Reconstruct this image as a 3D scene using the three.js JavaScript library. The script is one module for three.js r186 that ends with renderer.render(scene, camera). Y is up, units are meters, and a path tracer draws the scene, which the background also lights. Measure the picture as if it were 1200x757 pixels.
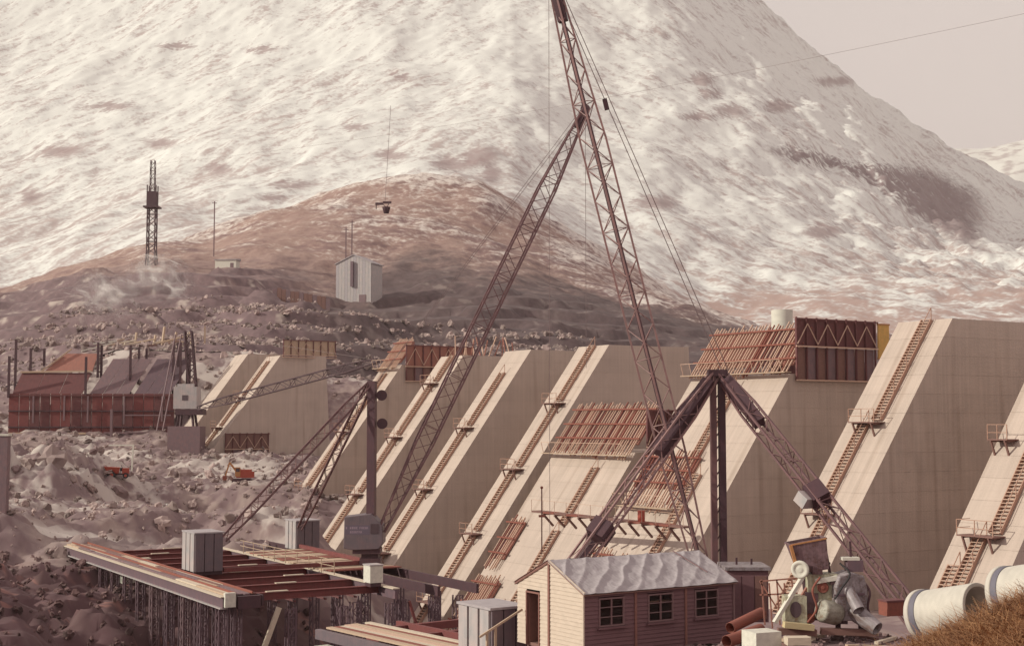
import * as THREE from 'three';
import { createNoise2D, createNoise3D } from 'simplex-noise';
import { mergeGeometries } from 'three/addons/utils/BufferGeometryUtils.js';

// ---------------------------------------------------------------- camera, sky, sun, exposure
// World: the eye is at the origin, y up, metres; "depth" D is distance north of the eye (three z = -D).
const F = 1640, HORIZON = 495, W = 1200, H = 757;
const PITCH = Math.atan((HORIZON - H / 2) / F);
const scene = new THREE.Scene();
const camera = new THREE.PerspectiveCamera(2 * Math.atan(H / 2 / F) * 180 / Math.PI, 1024 / 645, 0.5, 9000);
camera.position.set(0, 0, 0);
camera.rotation.set(PITCH, 0, 0);
scene.add(camera);
const renderer = new THREE.WebGLRenderer({ antialias: true });
renderer.toneMapping = THREE.LinearToneMapping;
renderer.toneMappingExposure = 0.8;
renderer.shadowMap.enabled = true;

function mulberry(a) { return () => { a |= 0; a = a + 0x6D2B79F5 | 0; let t = Math.imul(a ^ a >>> 15, 1 | a); t = t + Math.imul(t ^ t >>> 7, 61 | t) ^ t; return ((t ^ t >>> 14) >>> 0) / 4294967296; }; }
const rnd = mulberry(7);
const n2 = createNoise2D(mulberry(11)), n2b = createNoise2D(mulberry(23)), n3 = createNoise3D(mulberry(5));
function fbm(x, y, oct = 4, gain = 0.5, nf = n2) { let s = 0, a = 1, t = 0; for (let i = 0; i < oct; i++) { s += a * nf(x, y); t += a; a *= gain; x = x * 2.03 + 17.1; y = y * 2.03 - 9.7; } return s / t; }
const clamp = (x, a = 0, b = 1) => Math.min(b, Math.max(a, x));
const sstep = (a, b, x) => { const t = clamp((x - a) / (b - a)); return t * t * (3 - 2 * t); };
const lerp = (a, b, t) => a + (b - a) * t;

{ // thin high overcast: warm pale sky, faint drifting streaks
  const w = 512, h = 256, d = new Float32Array(w * h * 4);
  for (let j = 0; j < h; j++) for (let i = 0; i < w; i++) {
    const th = (j + 0.5) / h * Math.PI, ph = i / w * 2 * Math.PI;
    const x = Math.sin(th) * Math.cos(ph), y = Math.cos(th), z = Math.sin(th) * Math.sin(ph);
    let c = 0.5 + 0.5 * n3(x * 1.6, y * 4.5, z * 1.6) * 0.6 + 0.25 * n3(x * 4 + 3, y * 11, z * 4) * 0.5;
    const k = 0.93 + 0.13 * clamp(c), o = (j * w + i) * 4;
    d[o] = 0.91 * k; d[o + 1] = 0.805 * k; d[o + 2] = 0.755 * k; d[o + 3] = 1;
  }
  const t = new THREE.DataTexture(d, w, h, THREE.RGBAFormat, THREE.FloatType);
  t.mapping = THREE.EquirectangularReflectionMapping; t.magFilter = THREE.LinearFilter; t.minFilter = THREE.LinearFilter; t.wrapS = THREE.RepeatWrapping; t.needsUpdate = true;
  scene.background = t; scene.environment = t;
}
const sun = new THREE.DirectionalLight(new THREE.Color().setRGB(1.0, 1.0, 0.84), 4.8);
sun.name = 'sun';
{ // low sun from the downstream side, slightly behind the buttress flanks
  const el = 24 * Math.PI / 180, hx = -0.975, hz = 0.222;
  sun.position.set(hx * Math.cos(el) * 400, Math.sin(el) * 400, hz * Math.cos(el) * 400 - 120);
  sun.target.position.set(0, 0, -120); sun.shadow.radius = 1.2; sun.castShadow = true;
  Object.assign(sun.shadow.camera, { left: -250, right: 250, top: 200, bottom: -200, near: 1, far: 1200 });
  sun.shadow.mapSize.set(2048, 2048);
  scene.add(sun); scene.add(sun.target); sun.target.name = 'sun_target';
}
scene.fog = new THREE.FogExp2(new THREE.Color().setRGB(0.80, 0.70, 0.66), 0.00009);

// ---------------------------------------------------------------- helpers
const V = (x, y, z) => new THREE.Vector3(x, y, z);
const P = (X, y, D) => V(X, y, -D);
const sp = Math.sin(PITCH), cp = Math.cos(PITCH);
function at(px, py, D) {           // a point of the place at depth D, read off a survey sketch
  const dx = (px - 600) / F, dy = (H / 2 - py) / F;
  const f = cp - sp * dy, u = sp + cp * dy, k = D / f;
  return V(dx * k, u * k, -D);
}
const yAt = (py, D) => { const dy = (H / 2 - py) / F; return (sp + cp * dy) / (cp - sp * dy) * D; };

class G {                           // collects faces of ONE part
  constructor() { this.p = []; this.n = []; this.u = []; }
  quad(a, b, c, d) {
    const n = V().subVectors(c, a).cross(V().subVectors(d, b)).normalize();
    for (const q of [a, b, c, a, c, d]) this._v(q, n);
    return this;
  }
  tri(a, b, c) { const n = V().subVectors(b, a).cross(V().subVectors(c, a)).normalize(); for (const q of [a, b, c]) this._v(q, n); return this; }
  _v(q, n) {
    this.p.push(q.x, q.y, q.z); this.n.push(n.x, n.y, n.z);
    const ax = Math.abs(n.x), ay = Math.abs(n.y), az = Math.abs(n.z);
    if (ay > ax && ay > az) this.u.push(q.x, q.z); else if (ax > az) this.u.push(q.z, q.y); else this.u.push(q.x, q.y);
  }
  hexa(b, t) {                      // b, t: four points each, counter-clockwise seen from above
    this.quad(b[3], b[2], b[1], b[0]); this.quad(t[0], t[1], t[2], t[3]);
    for (let i = 0; i < 4; i++) { const j = (i + 1) % 4; this.quad(b[i], b[j], t[j], t[i]); }
    return this;
  }
  box(x, y, z, sx, sy, sz) {        // centre and full sizes
    const a = sx / 2, b = sy / 2, c = sz / 2;
    return this.hexa([V(x - a, y - b, z + c), V(x + a, y - b, z + c), V(x + a, y - b, z - c), V(x - a, y - b, z - c)],
      [V(x - a, y + b, z + c), V(x + a, y + b, z + c), V(x + a, y + b, z - c), V(x - a, y + b, z - c)]);
  }
  bar(p, q, w, h = w, side) {       // square bar between two points
    const d = V().subVectors(q, p).normalize();
    const s = (side ? side.clone() : V(0, 1, 0).cross(d));
    if (s.lengthSq() < 1e-4) s.set(1, 0, 0);
    s.addScaledVector(d, -s.dot(d)).normalize();
    const t = V().crossVectors(d, s).normalize(), a = w / 2, b = h / 2;
    const k = (o, i, j) => o.clone().addScaledVector(s, i * a).addScaledVector(t, j * b);
    const A = [k(p, -1, -1), k(p, 1, -1), k(p, 1, 1), k(p, -1, 1)], B = [k(q, -1, -1), k(q, 1, -1), k(q, 1, 1), k(q, -1, 1)];
    this.quad(A[3], A[2], A[1], A[0]); this.quad(B[0], B[1], B[2], B[3]);
    for (let i = 0; i < 4; i++) { const j = (i + 1) % 4; this.quad(A[i], A[j], B[j], B[i]); }
    return this;
  }
  rope(pts, w) { for (let i = 1; i < pts.length; i++) this.bar(pts[i - 1], pts[i], w); return this; }
  geo() {
    const g = new THREE.BufferGeometry();
    g.setAttribute('position', new THREE.Float32BufferAttribute(this.p, 3));
    g.setAttribute('normal', new THREE.Float32BufferAttribute(this.n, 3));
    g.setAttribute('uv', new THREE.Float32BufferAttribute(this.u, 2));
    return g;
  }
}
const taken = {};
function numbered(name) { const k = taken[name] = (taken[name] ?? -1) + 1; return k ? name + '_' + String(k).padStart(3, '0') : name; }
function part(name, g, m, parent) {
  const o = new THREE.Mesh(g instanceof G ? g.geo() : g, m); o.name = name; o.castShadow = o.receiveShadow = true; parent.add(o); return o;
}
function tag(o, label, category, group) { o.userData.label = label; o.userData.category = category; if (group) o.userData.group = group; return o; }
function thing(name, label, category, pos = V(0, 0, 0), turn = 0, group) {
  const o = new THREE.Group(); o.name = numbered(name); o.position.copy(pos); o.rotation.y = turn; scene.add(o); return tag(o, label, category, group);
}
function solo(name, g, m, label, category, group) { const o = part(numbered(name), g, m, scene); return tag(o, label, category, group); }
function struct(name, g, m) { const o = part(name, g, m, scene); o.userData.kind = 'structure'; return o; }
function stuff(o) { o.userData.kind = 'stuff'; return o; }

// ---------------------------------------------------------------- textures and materials
function tex(w, h, fn, srgb = true) {
  const d = new Uint8Array(w * h * 4), c = [0, 0, 0];
  for (let j = 0; j < h; j++) for (let i = 0; i < w; i++) {
    fn(i / w, j / h, c); const o = (j * w + i) * 4;
    for (let k = 0; k < 3; k++) { let x = clamp(c[k]); if (srgb) x = x <= 0.0031308 ? x * 12.92 : 1.055 * Math.pow(x, 1 / 2.4) - 0.055; d[o + k] = Math.round(x * 255); }
    d[o + 3] = 255;
  }
  const t = new THREE.DataTexture(d, w, h); t.magFilter = THREE.LinearFilter; t.minFilter = THREE.LinearMipmapLinearFilter; t.generateMipmaps = true;
  t.wrapS = t.wrapT = THREE.RepeatWrapping; if (srgb) t.colorSpace = THREE.SRGBColorSpace; t.needsUpdate = true; return t;
}
function sized(t, mx, my = mx) { const c = t.clone(); c.repeat.set(1 / mx, 1 / my); c.needsUpdate = true; return c; }
const grey = (c, v) => { c[0] = c[1] = c[2] = v; };
// periodic noise on a torus-like blend so tiles do not seam
const per = (u, v, s, nf = n2) => { const a = nf(u * s, v * s), b = nf((u - 1) * s, v * s), c = nf(u * s, (v - 1) * s), d = nf((u - 1) * s, (v - 1) * s); return lerp(lerp(a, b, u), lerp(c, d, u), v); };
const per2 = (u, v, sx, sy, nf = n2) => { const f = (x, y) => nf(x * sx, y * sy); return lerp(lerp(f(u, v), f(u - 1, v), u), lerp(f(u, v - 1), f(u - 1, v - 1), u), v); };
// board-marked concrete: run-off streaks, blotches, grain (32 m x 32 m)
const concreteTex = tex(1024, 1024, (u, v, c) => {
  const st = per2(u, v, 60, 1.6) * 0.6 + per2(u, v, 170, 4, n2b) * 0.6;
  const st2 = Math.max(0, per2(u, v, 24, 1.4, n2b) - 0.28);
  const bl = per(u, v, 7) * 0.6 + per(u, v, 19, n2b) * 0.4;
  const gr = per(u, v, 260), board = Math.abs(((v * 160) % 1) - 0.5) > 0.46 ? -0.035 : 0;
  const k = 0.86 + 0.085 * st + 0.085 * bl + 0.05 * gr + board - 0.30 * st2 + 0.14 * Math.max(0, per2(u, v, 16, 0.9) - 0.35);
  c[0] = k; c[1] = k * (0.985 - 0.05 * st2); c[2] = k * (0.965 - 0.09 * st2);
});
const woodTex = tex(512, 256, (u, v, c) => {
  const g = per2(u, v, 6, 70) * 0.5 + per2(u, v, 14, 160, n2b) * 0.5, k = 0.85 + 0.14 * g + 0.07 * per(u, v, 5);
  c[0] = k; c[1] = k * 0.985; c[2] = k * 0.965;
});
const rustTex = tex(512, 512, (u, v, c) => {
  const a = per(u, v, 6) * 0.5 + per(u, v, 17, n2b) * 0.3 + per(u, v, 60) * 0.2, st = per2(u, v, 40, 3, n2b);
  const k = 0.8 + 0.22 * a + 0.08 * st, r = clamp(0.5 + a);
  c[0] = k; c[1] = k * lerp(1, 0.86, r); c[2] = k * lerp(1, 0.82, r);
});
const mottleBump = tex(512, 512, (u, v, c) => grey(c, 0.5 + 0.25 * per(u, v, 24) + 0.18 * per(u, v, 70, n2b) + 0.1 * per(u, v, 150)), false);
const feltTex = tex(512, 512, (u, v, c) => { const k = 0.82 + 0.1 * per(u, v, 5) + 0.07 * per2(u, v, 9, 50, n2b) + 0.05 * per(u, v, 120); c[0] = k; c[1] = k; c[2] = k; });
const grimeTex = tex(512, 512, (u, v, c) => { const a = per(u, v, 5) * 0.5 + per(u, v, 15, n2b) * 0.35 + per(u, v, 50) * 0.25, st = per2(u, v, 30, 4, n2b), k = clamp(0.66 + 0.5 * a + 0.16 * st, 0.12, 1), rr = sstep(0.05, 0.45, -a); c[0] = k; c[1] = k * lerp(1, 0.78, rr); c[2] = k * lerp(1, 0.68, rr); });
const C = (r, g, b) => new THREE.Color().setRGB(r, g, b);
function mat(r, g, b, roughness = 0.85, o = {}) { return new THREE.MeshStandardMaterial({ color: C(r, g, b), roughness, ...o }); }
const conMap = sized(concreteTex, 32), conBump = sized(mottleBump, 6);
const concrete = [0, 1, 2, 3].map(i => { const k = [1, 0.975, 1.02, 0.99][i]; return mat(0.55 * k, 0.44 * k, 0.39 * k, 0.92, { map: conMap, bumpMap: conBump, bumpScale: 0.02 }); });
const rustMap = sized(rustTex, 5), woodMap = sized(woodTex, 2.4, 1.2);
const M = {
  steelDark: mat(0.095, 0.046, 0.06, 0.6, { map: rustMap, metalness: 0.15 }),
  steelBoom: mat(0.20, 0.105, 0.115, 0.6, { map: rustMap, metalness: 0.15 }),
  steelPale: mat(0.33, 0.20, 0.20, 0.6, { map: rustMap, metalness: 0.1 }),
  mast: mat(0.12, 0.058, 0.074, 0.55, { map: rustMap, metalness: 0.15 }),
  redSteel: mat(0.21, 0.055, 0.055, 0.7, { map: rustMap }),
  redForm: mat(0.40, 0.185, 0.15, 0.85, { map: rustMap }),
  darkForm: mat(0.17, 0.065, 0.07, 0.85, { map: rustMap }),
  soldier: mat(0.64, 0.43, 0.34, 0.85, { map: woodMap }),
  timber: mat(0.55, 0.40, 0.30, 0.85, { map: woodMap }),
  timberDark: mat(0.24, 0.125, 0.11, 0.85, { map: woodMap }),
  timberPale: mat(0.66, 0.55, 0.45, 0.85, { map: woodMap }),
  stairWood: mat(0.47, 0.275, 0.21, 0.85, { map: woodMap }),
  sheet: mat(0.24, 0.16, 0.18, 0.75, { map: rustMap }),
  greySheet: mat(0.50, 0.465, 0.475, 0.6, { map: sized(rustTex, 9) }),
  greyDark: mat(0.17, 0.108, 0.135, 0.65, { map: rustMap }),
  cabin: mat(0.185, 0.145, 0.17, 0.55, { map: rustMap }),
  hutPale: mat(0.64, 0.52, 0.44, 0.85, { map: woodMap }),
  hutShaded: mat(0.20, 0.10, 0.115, 0.8, { map: woodMap }),  // hut timber made darker: shade of the long side is in the colour
  hutTrim: mat(0.28, 0.13, 0.11, 0.85, { map: woodMap }),
  frame: mat(0.21, 0.12, 0.125, 0.7),
  felt: mat(0.46, 0.40, 0.42, 0.8, { map: sized(feltTex, 3.2) }),
  darkInside: mat(0.09, 0.06, 0.07, 0.15),  // opaque dark colour standing for the unlit inside of windows and vent
  glass: new THREE.MeshPhysicalMaterial({ color: C(0.75, 0.62, 0.6), roughness: 0.12, transmission: 1, thickness: 0 }),
  pipe: mat(0.62, 0.56, 0.50, 0.85, { map: sized(feltTex, 0.9), bumpMap: sized(mottleBump, 1.5), bumpScale: 0.006 }),
  band: mat(0.17, 0.165, 0.215, 0.7, { map: sized(rustTex, 1.1) }),
  white: mat(0.74, 0.69, 0.61, 0.8, { map: sized(feltTex, 1.7) }),
  cream: mat(0.60, 0.56, 0.42, 0.6, { map: sized(grimeTex, 2.2) }),
  machGrey: mat(0.36, 0.30, 0.32, 0.55, { map: sized(grimeTex, 1.9) }),
  hopper: mat(0.22, 0.125, 0.14, 0.7, { map: sized(grimeTex, 2.5) }),
  orange: mat(0.52, 0.25, 0.10, 0.7, { map: sized(rustTex, 2) }),
  yellow: mat(0.70, 0.44, 0.13, 0.75, { map: sized(rustTex, 4) }),
  redPaint: mat(0.46, 0.085, 0.055, 0.55, { map: sized(rustTex, 2) }),
  tyre: mat(0.035, 0.03, 0.033, 0.9),
  rope: mat(0.20, 0.14, 0.14, 0.6),
  rust: mat(0.30, 0.10, 0.075, 0.85, { map: sized(rustTex, 1.3) }),
  rock: [mat(0.30, 0.22, 0.21, 0.95), mat(0.24, 0.165, 0.165, 0.95), mat(0.40, 0.31, 0.28, 0.95)],
};

// ---------------------------------------------------------------- terrain
const nearPts = [
  [0, 0, -1.8], [-12, 0, -2.6], [12, 0, -1.4], [30, 5, -0.8], [-40, 0, -6], [0, 5, -4], [5, 5, -3.4], [10, 6, -2.6], [-10, 12, -6.5], [0, 10, -6], [4, 11, -5.5], [8, 12, -4.6], [12, 13, -3], [0, 17, -7.4], [4, 19, -6.8], [6.5, 20, -5.4], [8.4, 20.5, -4.0], [10.5, 20, -3.2], [7.4, 25, -4.5], [8.3, 25, -3.75], [9.4, 25, -3.0], [12, 25, -2.2], [18, 24, -1.4], [6.3, 25, -5.6], [4.5, 25, -6.6], [0, 25, -7.6],
  [-6, 30, -9.5], [0, 32, -8.6], [5, 32, -7.8], [8, 32, -6.9], [11, 30, -5.0], [12, 34, -6.4], [16, 34, -5.6], [-3, 41, -10.6], [2, 42, -9.4], [6, 42, -8.4], [8.5, 44, -8.0], [25, 34, -4], [40, 30, -3], [12, 41, -6.55], [15, 40, -6.3], [22, 45, -6.5], [11, 50, -7.75], [13.5, 50, -7.75], [16, 54, -8.6], [8, 50, -8.2], [4, 55, -8.75], [2, 52, -8.9], [6, 58, -8.9], [-1, 50, -10], [9, 60, -9.3], [9.4, 65, -11], [13, 62, -10.3],
  [-2, 58, -11.8], [-6, 58, -15], [-12, 58, -20], [-10, 75, -24], [-20, 98, -24], [-8, 110, -24], [0, 88, -24], [-2, 72, -20], [8, 76, -15], [10, 90, -18], [20, 88, -13], [30, 88, -12.5], [45, 80, -10], [26, 72, -11], [25, 105, -14], [10, 118, -20], [-5, 138, -22.5], [-20, 158, -19], [-35, 172, -13.5], [-30, 140, -15],
  [-22, 84, -22], [-32, 105, -15.5], [-27, 92, -18], [-34, 92, -14.2], [-32, 112, -14.5], [-44, 120, -12.4], [-42, 104, -12.6], [-48, 92, -10], [-52, 70, -9], [-30, 70, -16], [-20, 50, -13], [-30, 40, -11],
  [-48, 130, -8.6], [-41, 131, -11.6], [-41, 150, -9.6], [-30, 132, -11.6], [-27, 150, -9.9], [-60, 150, -8.6], [-70, 130, -8], [-36, 124, -13.2],
  [-57, 190, -7.9], [-45, 186, -8.2], [-33, 182, -8.4], [-70, 190, -7.6], [-80, 230, -2.6], [-55, 228, -3.2], [-41, 215, -5.6], [-30, 225, -6], [-95, 200, -5], [-120, 230, 0], [-110, 150, -6], [-130, 90, -4],
  [40, 150, -12], [0, 200, -8], [60, 180, -10], [90, 120, -7], [100, 180, -5], [-20, 215, -8], [30, 220, -6], [80, 230, -2], [70, 60, -5], [110, 60, 0], [70, 100, -8],
];
function nearH(X, D) {
  let s = 0, w = 0;
  for (const [x, d, h] of nearPts) { const dx = X - x, dd = D - d, q = dx * dx + dd * dd + 1.2, k = 1 / (q * q); s += k * h; w += k; }
  return s / w;
}
// hill rows: depth, then survey pairs (bearing column, sight line)
function rowY(r, px) {
  if (px <= r[0][0]) return r[0][1]; const L = r.length; if (px >= r[L - 1][0]) return r[L - 1][1];
  for (let i = 1; i < L; i++) if (px <= r[i][0]) { const [x0, y0] = r[i - 1], [x1, y1] = r[i]; const t = (px - x0) / (x1 - x0); return lerp(y0, y1, t * t * (3 - 2 * t) * 0.25 + t * 0.75); }
}
function rowsH(rows, X, D) {
  const px = 600 + F / cp * X / D; let i = 0; while (i < rows.length - 2 && D > rows[i + 1][0]) i++;
  const f = j => { const k = clamp(j, 0, rows.length - 1); return yAt(rowY(rows[k][1], px), rows[k][0]); };
  const t = clamp((D - rows[i][0]) / (rows[i + 1][0] - rows[i][0])), a = f(i - 1), b = f(i), c = f(i + 1), d = f(i + 2);
  return b + 0.5 * t * (c - a + t * (2 * a - 5 * b + 4 * c - d + t * (3 * (b - c) + d - a)));
}
const hillRows = [
  [250, [[-400, 470], [0, 452], [100, 418], [200, 412], [300, 418], [400, 448], [450, 452], [600, 460], [800, 470], [1000, 480], [1400, 480]]],
  [330, [[-400, 400], [0, 385], [100, 376], [200, 372], [300, 368], [400, 380], [500, 398], [600, 402], [750, 414], [900, 430], [1400, 430]]],
  [420, [[-400, 380], [0, 347], [100, 325], [200, 316], [300, 328], [400, 352], [500, 348], [600, 352], [750, 374], [900, 402], [1400, 405]]],
  [520, [[-400, 400], [0, 340], [100, 309], [170, 290], [240, 283], [300, 268], [400, 262], [500, 268], [600, 290], [750, 338], [900, 388], [1400, 400]]],
  [620, [[-400, 420], [0, 352], [170, 298], [320, 247], [400, 222], [480, 206], [560, 211], [650, 262], [740, 312], [830, 374], [950, 400], [1400, 405]]],
  [740, [[-400, 430], [0, 390], [300, 300], [480, 262], [560, 270], [650, 305], [740, 345], [830, 390], [1400, 420]]],
];
function hillH(X, D) {
  let h = rowsH(hillRows, X, D);
  const k = sstep(250, 330, D);
  h += (fbm(X / 60, D / 60, 5) * 3.2 + fbm(X / 14 + 5, D / 14, 4, 0.6, n2b) * 1.3) * lerp(0.5, 1, k);
  const q = sstep(245, 275, D) * (1 - sstep(400, 470, D)) * sstep(-260, -160, X) * (1 - sstep(20, 90, X));   // blasted benches below the knoll
  h += q * (Math.round(h / 5.5 + fbm(X / 40, D / 40, 2) * 0.8) * 5.5 - h) * 0.38 + q * fbm(X / 6, D / 6, 3) * 0.45;
  return h;
}
const wTrack = (X, D) => {  // centre line of the pale haul road
  const c = 129 + (X + 48) * 0.55 + 4 * Math.sin(X / 9); return Math.abs(D - c);
};
function groundH(X, D) {
  let h;
  if (D < 232) h = nearH(X, D); else if (D > 256) h = hillH(X, D); else h = lerp(nearH(X, D), hillH(X, D), sstep(232, 256, D));
  if (D < 256) {
    const rough = sstep(60, 85, D) * (1 - sstep(8, 30, X)) + 0.12;
    const tr = X < -22 ? 1 - sstep(2.5, 5, wTrack(X, D)) : 0;
    const crag = sstep(-75, -66, X) * (1 - sstep(-54, -46, X)) * sstep(158, 163, D) * (1 - sstep(180, 190, D));
    h += crag * (3.9 + 2.2 * fbm(X / 4, D / 4, 4, 0.6));
    const base = fbm(X / 11, D / 11, 3) * 0.6 + Math.abs(fbm(X / 5.2 + 9, D / 4.2, 4, 0.6, n2b)) * 1.2;
    h += rough * (1 - 0.85 * tr) * (base + 0.42 * (1 - 2 * Math.abs(fbm(X / 1.9 + 3, D / 2.4, 3, 0.6))) * (0.35 + sstep(-0.1, 0.35, fbm(X / 16, D / 16, 2)))) * (1 - 0.7 * sstep(228, 250, D));
    const ex = (1 - sstep(-28, -16, X)) * sstep(70, 85, D) * (1 - sstep(118, 126, D));      // ledges of the cutting under the trestle
    h += ex * ((Math.round(h / 1.9 + fbm(X / 7, D / 12, 3) * 1.1) * 1.9 - h) * 0.4 + 0.55 * fbm(X / 3.4, D / 1.7, 4, 0.65) + 0.5 * Math.abs(fbm(X / 2.2 + 7, D / 2.2, 3, 0.6, n2b)));
  }
  return h;
}
function gridMesh(x0, x1, d0, d1, step, hf) {
  const nx = Math.round((x1 - x0) / step) + 1, nd = Math.round((d1 - d0) / step) + 1, pos = new Float32Array(nx * nd * 3), uv = new Float32Array(nx * nd * 2), idx = [];
  for (let j = 0; j < nd; j++) for (let i = 0; i < nx; i++) {
    const k = j * nx + i, X = x0 + i * step, D = d0 + j * step;
    pos[k * 3] = X; pos[k * 3 + 1] = hf(X, D); pos[k * 3 + 2] = -D; uv[k * 2] = (X - x0) / (x1 - x0); uv[k * 2 + 1] = (D - d0) / (d1 - d0);
    if (i && j) { const a = k - nx - 1, b = k - nx, c = k, d = k - 1; idx.push(a, b, c, a, c, d); }
  }
  const g = new THREE.BufferGeometry(); g.setAttribute('position', new THREE.BufferAttribute(pos, 3)); g.setAttribute('uv', new THREE.BufferAttribute(uv, 2)); g.setIndex(idx); g.computeVertexNormals(); return g;
}
const mix3 = (c, r, g, b, t) => { c[0] = lerp(c[0], r, t); c[1] = lerp(c[1], g, t); c[2] = lerp(c[2], b, t); };
{ // near ground: broken rock, mud, pale trodden tracks, dead grass on the bank
  const x0 = -170, x1 = 150, d0 = -12, d1 = 256;
  const g = gridMesh(x0, x1, d0, d1, 0.67, groundH);
  const t = tex(2048, 2048, (u, v, c) => {
    const X = lerp(x0, x1, u), D = lerp(d0, d1, v);
    const a = fbm(X / 9, D / 9, 4), b = fbm(X / 2.2, D / 2.2, 3, 0.6, n2b), e = fbm(X / 30 + 4, D / 30, 2);
    c[0] = 0.21; c[1] = 0.14; c[2] = 0.145;
    mix3(c, 0.36, 0.27, 0.245, clamp(0.2 + 0.9 * a + 0.5 * b));
    mix3(c, 0.15, 0.085, 0.09, clamp(-0.15 - 0.9 * b + 0.4 * e) * 0.7);
    const pale = sstep(0.05, 0.4, fbm(X / 26 + 4, D / 12, 3) + 0.3 * b) * sstep(120, 150, D);
    mix3(c, 0.54, 0.465, 0.43, pale * 0.8);
    if (X < -22 && D > 100) { const tr = 1 - sstep(2.6, 4.6, wTrack(X, D) + b * 0.8 + a); mix3(c, 0.60, 0.53, 0.49, tr * 0.9); }
    const pit = (1 - sstep(118, 126, D + 4 * a)) * sstep(56, 66, D) * (1 - sstep(0, 14, X)); // darker ground over the cutting, with paler veins
    const vein = sstep(0.28, 0.5, fbm(X / 10, D / 2.2, 4, 0.6));
    mix3(c, 0.085, 0.035, 0.042, pit * 0.82); mix3(c, 0.27, 0.13, 0.115, pit * vein * 0.8);
    const turf = (1 - sstep(30, 37, D + 3 * a)) * 1; mix3(c, 0.34 + 0.1 * b, 0.165 + 0.05 * b, 0.075, turf * 0.9);
    const yard = sstep(37, 42, D) * (1 - sstep(66, 74, D)) * sstep(-2, 3, X); mix3(c, 0.17 + 0.07 * b, 0.10 + 0.04 * b, 0.105 + 0.04 * b, yard * 0.8);
  });
  t.wrapS = t.wrapT = THREE.ClampToEdgeWrapping;
  struct('ground', g, new THREE.MeshStandardMaterial({ map: t, roughness: 0.95 }));
}
{ // brown knoll with quarry benches, wisps of snow along its crown
  const x0 = -420, x1 = 480, d0 = 254, d1 = 760;
  const g = gridMesh(x0, x1, d0, d1, 2.5, hillH);
  const t = tex(2048, 1536, (u, v, c) => {
    const X = lerp(x0, x1, u), D = lerp(d0, d1, v);
    const px = 600 + F * X / D;
    const a = fbm(X / 45, D / 60, 4), b = fbm(X / 4.2, D / 4.6, 4, 0.75), st = 0.6 * fbm(X / 22 + D / 50, D / 11 - X / 45, 5, 0.72, n2b) + 0.3 * b;
    c[0] = 0.28; c[1] = 0.172; c[2] = 0.152;
    mix3(c, 0.40, 0.28, 0.24, clamp(0.3 + 0.9 * st + 0.3 * b)); mix3(c, 0.15, 0.085, 0.095, clamp(0.0 - 1.3 * st + 0.7 * a + 0.35 * sstep(480, 700, px)) * 0.9);
    const q = 1 - sstep(400, 470, D + 45 * a + 25 * st + (px > 430 ? -40 : 0));      // spoil, scree and blasted rock below
    const dk = lerp(0.16, 0.085, sstep(300, 420, px)); mix3(c, dk * (1 + 0.35 * b + 0.3 * st), dk * (0.64 + 0.22 * b + 0.2 * st), dk * (0.70 + 0.24 * b + 0.2 * st), q * 0.92);
    const pale = sstep(0.28, 0.6, fbm(X / 12, D / 10, 4, 0.6)) * q * (px < 330 ? 1 : 0.3); mix3(c, 0.48, 0.39, 0.35, pale * 0.8);
    const sn = sstep(-0.2, 0.5, st + 0.3 * b + 0.5 * a + 0.55 * (sstep(430, 640, D) - 0.8) + 0.3 * sstep(600, 760, px) - 0.5 * q); mix3(c, 0.74, 0.68, 0.64, sn * 0.75);
  });
  t.wrapS = t.wrapT = THREE.ClampToEdgeWrapping;
  struct('hill', g, new THREE.MeshStandardMaterial({ map: t, roughness: 0.95 }));
}
const mtnRows = [
  [640, [[-500, 430], [0, 420], [300, 400], [600, 400], [830, 405], [1000, 400], [1200, 398], [1700, 400]]],
  [850, [[-500, 350], [0, 325], [200, 285], [480, 240], [600, 262], [720, 305], [830, 345], [1000, 345], [1200, 350], [1700, 360]]],
  [1150, [[-500, 260], [0, 205], [300, 165], [600, 150], [760, 200], [900, 244], [1120, 300], [1200, 315], [1700, 345]]],
  [1500, [[-500, 120], [0, 60], [300, 25], [600, 10], [760, 50], [880, 95], [1000, 165], [1120, 245], [1200, 285], [1700, 330]]],
  [1900, [[-500, -60], [0, -110], [300, -140], [600, -130], [800, -58], [885, 0], [965, 63], [1050, 130], [1120, 174], [1200, 224], [1300, 280], [1700, 330]]],
  [2300, [[-500, 40], [0, 0], [600, -20], [885, 80], [960, 130], [1110, 230], [1200, 270], [1700, 340]]],
];
const mtnRelief = (X, D) => {
  const w = 40 * fbm(X / 300, D / 300, 2), rid = 1 - Math.abs(fbm((X + w) / 150, D / 420, 4, 0.5, n2b)) * 2;
  return fbm(X / 300, D / 380, 3) * 16 + rid * 2.4 + fbm(X / 60, D / 80, 3, 0.5) * 2.2 + fbm(X / 19, D / 21, 3, 0.6, n2b) * 1.9 + sstep(60, 420, X) * (fbm(X / 75 + 8, D / 95, 4, 0.55) * 9 + 3.5 * fbm(X / 28, D / 34, 3, 0.6));
};
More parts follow.
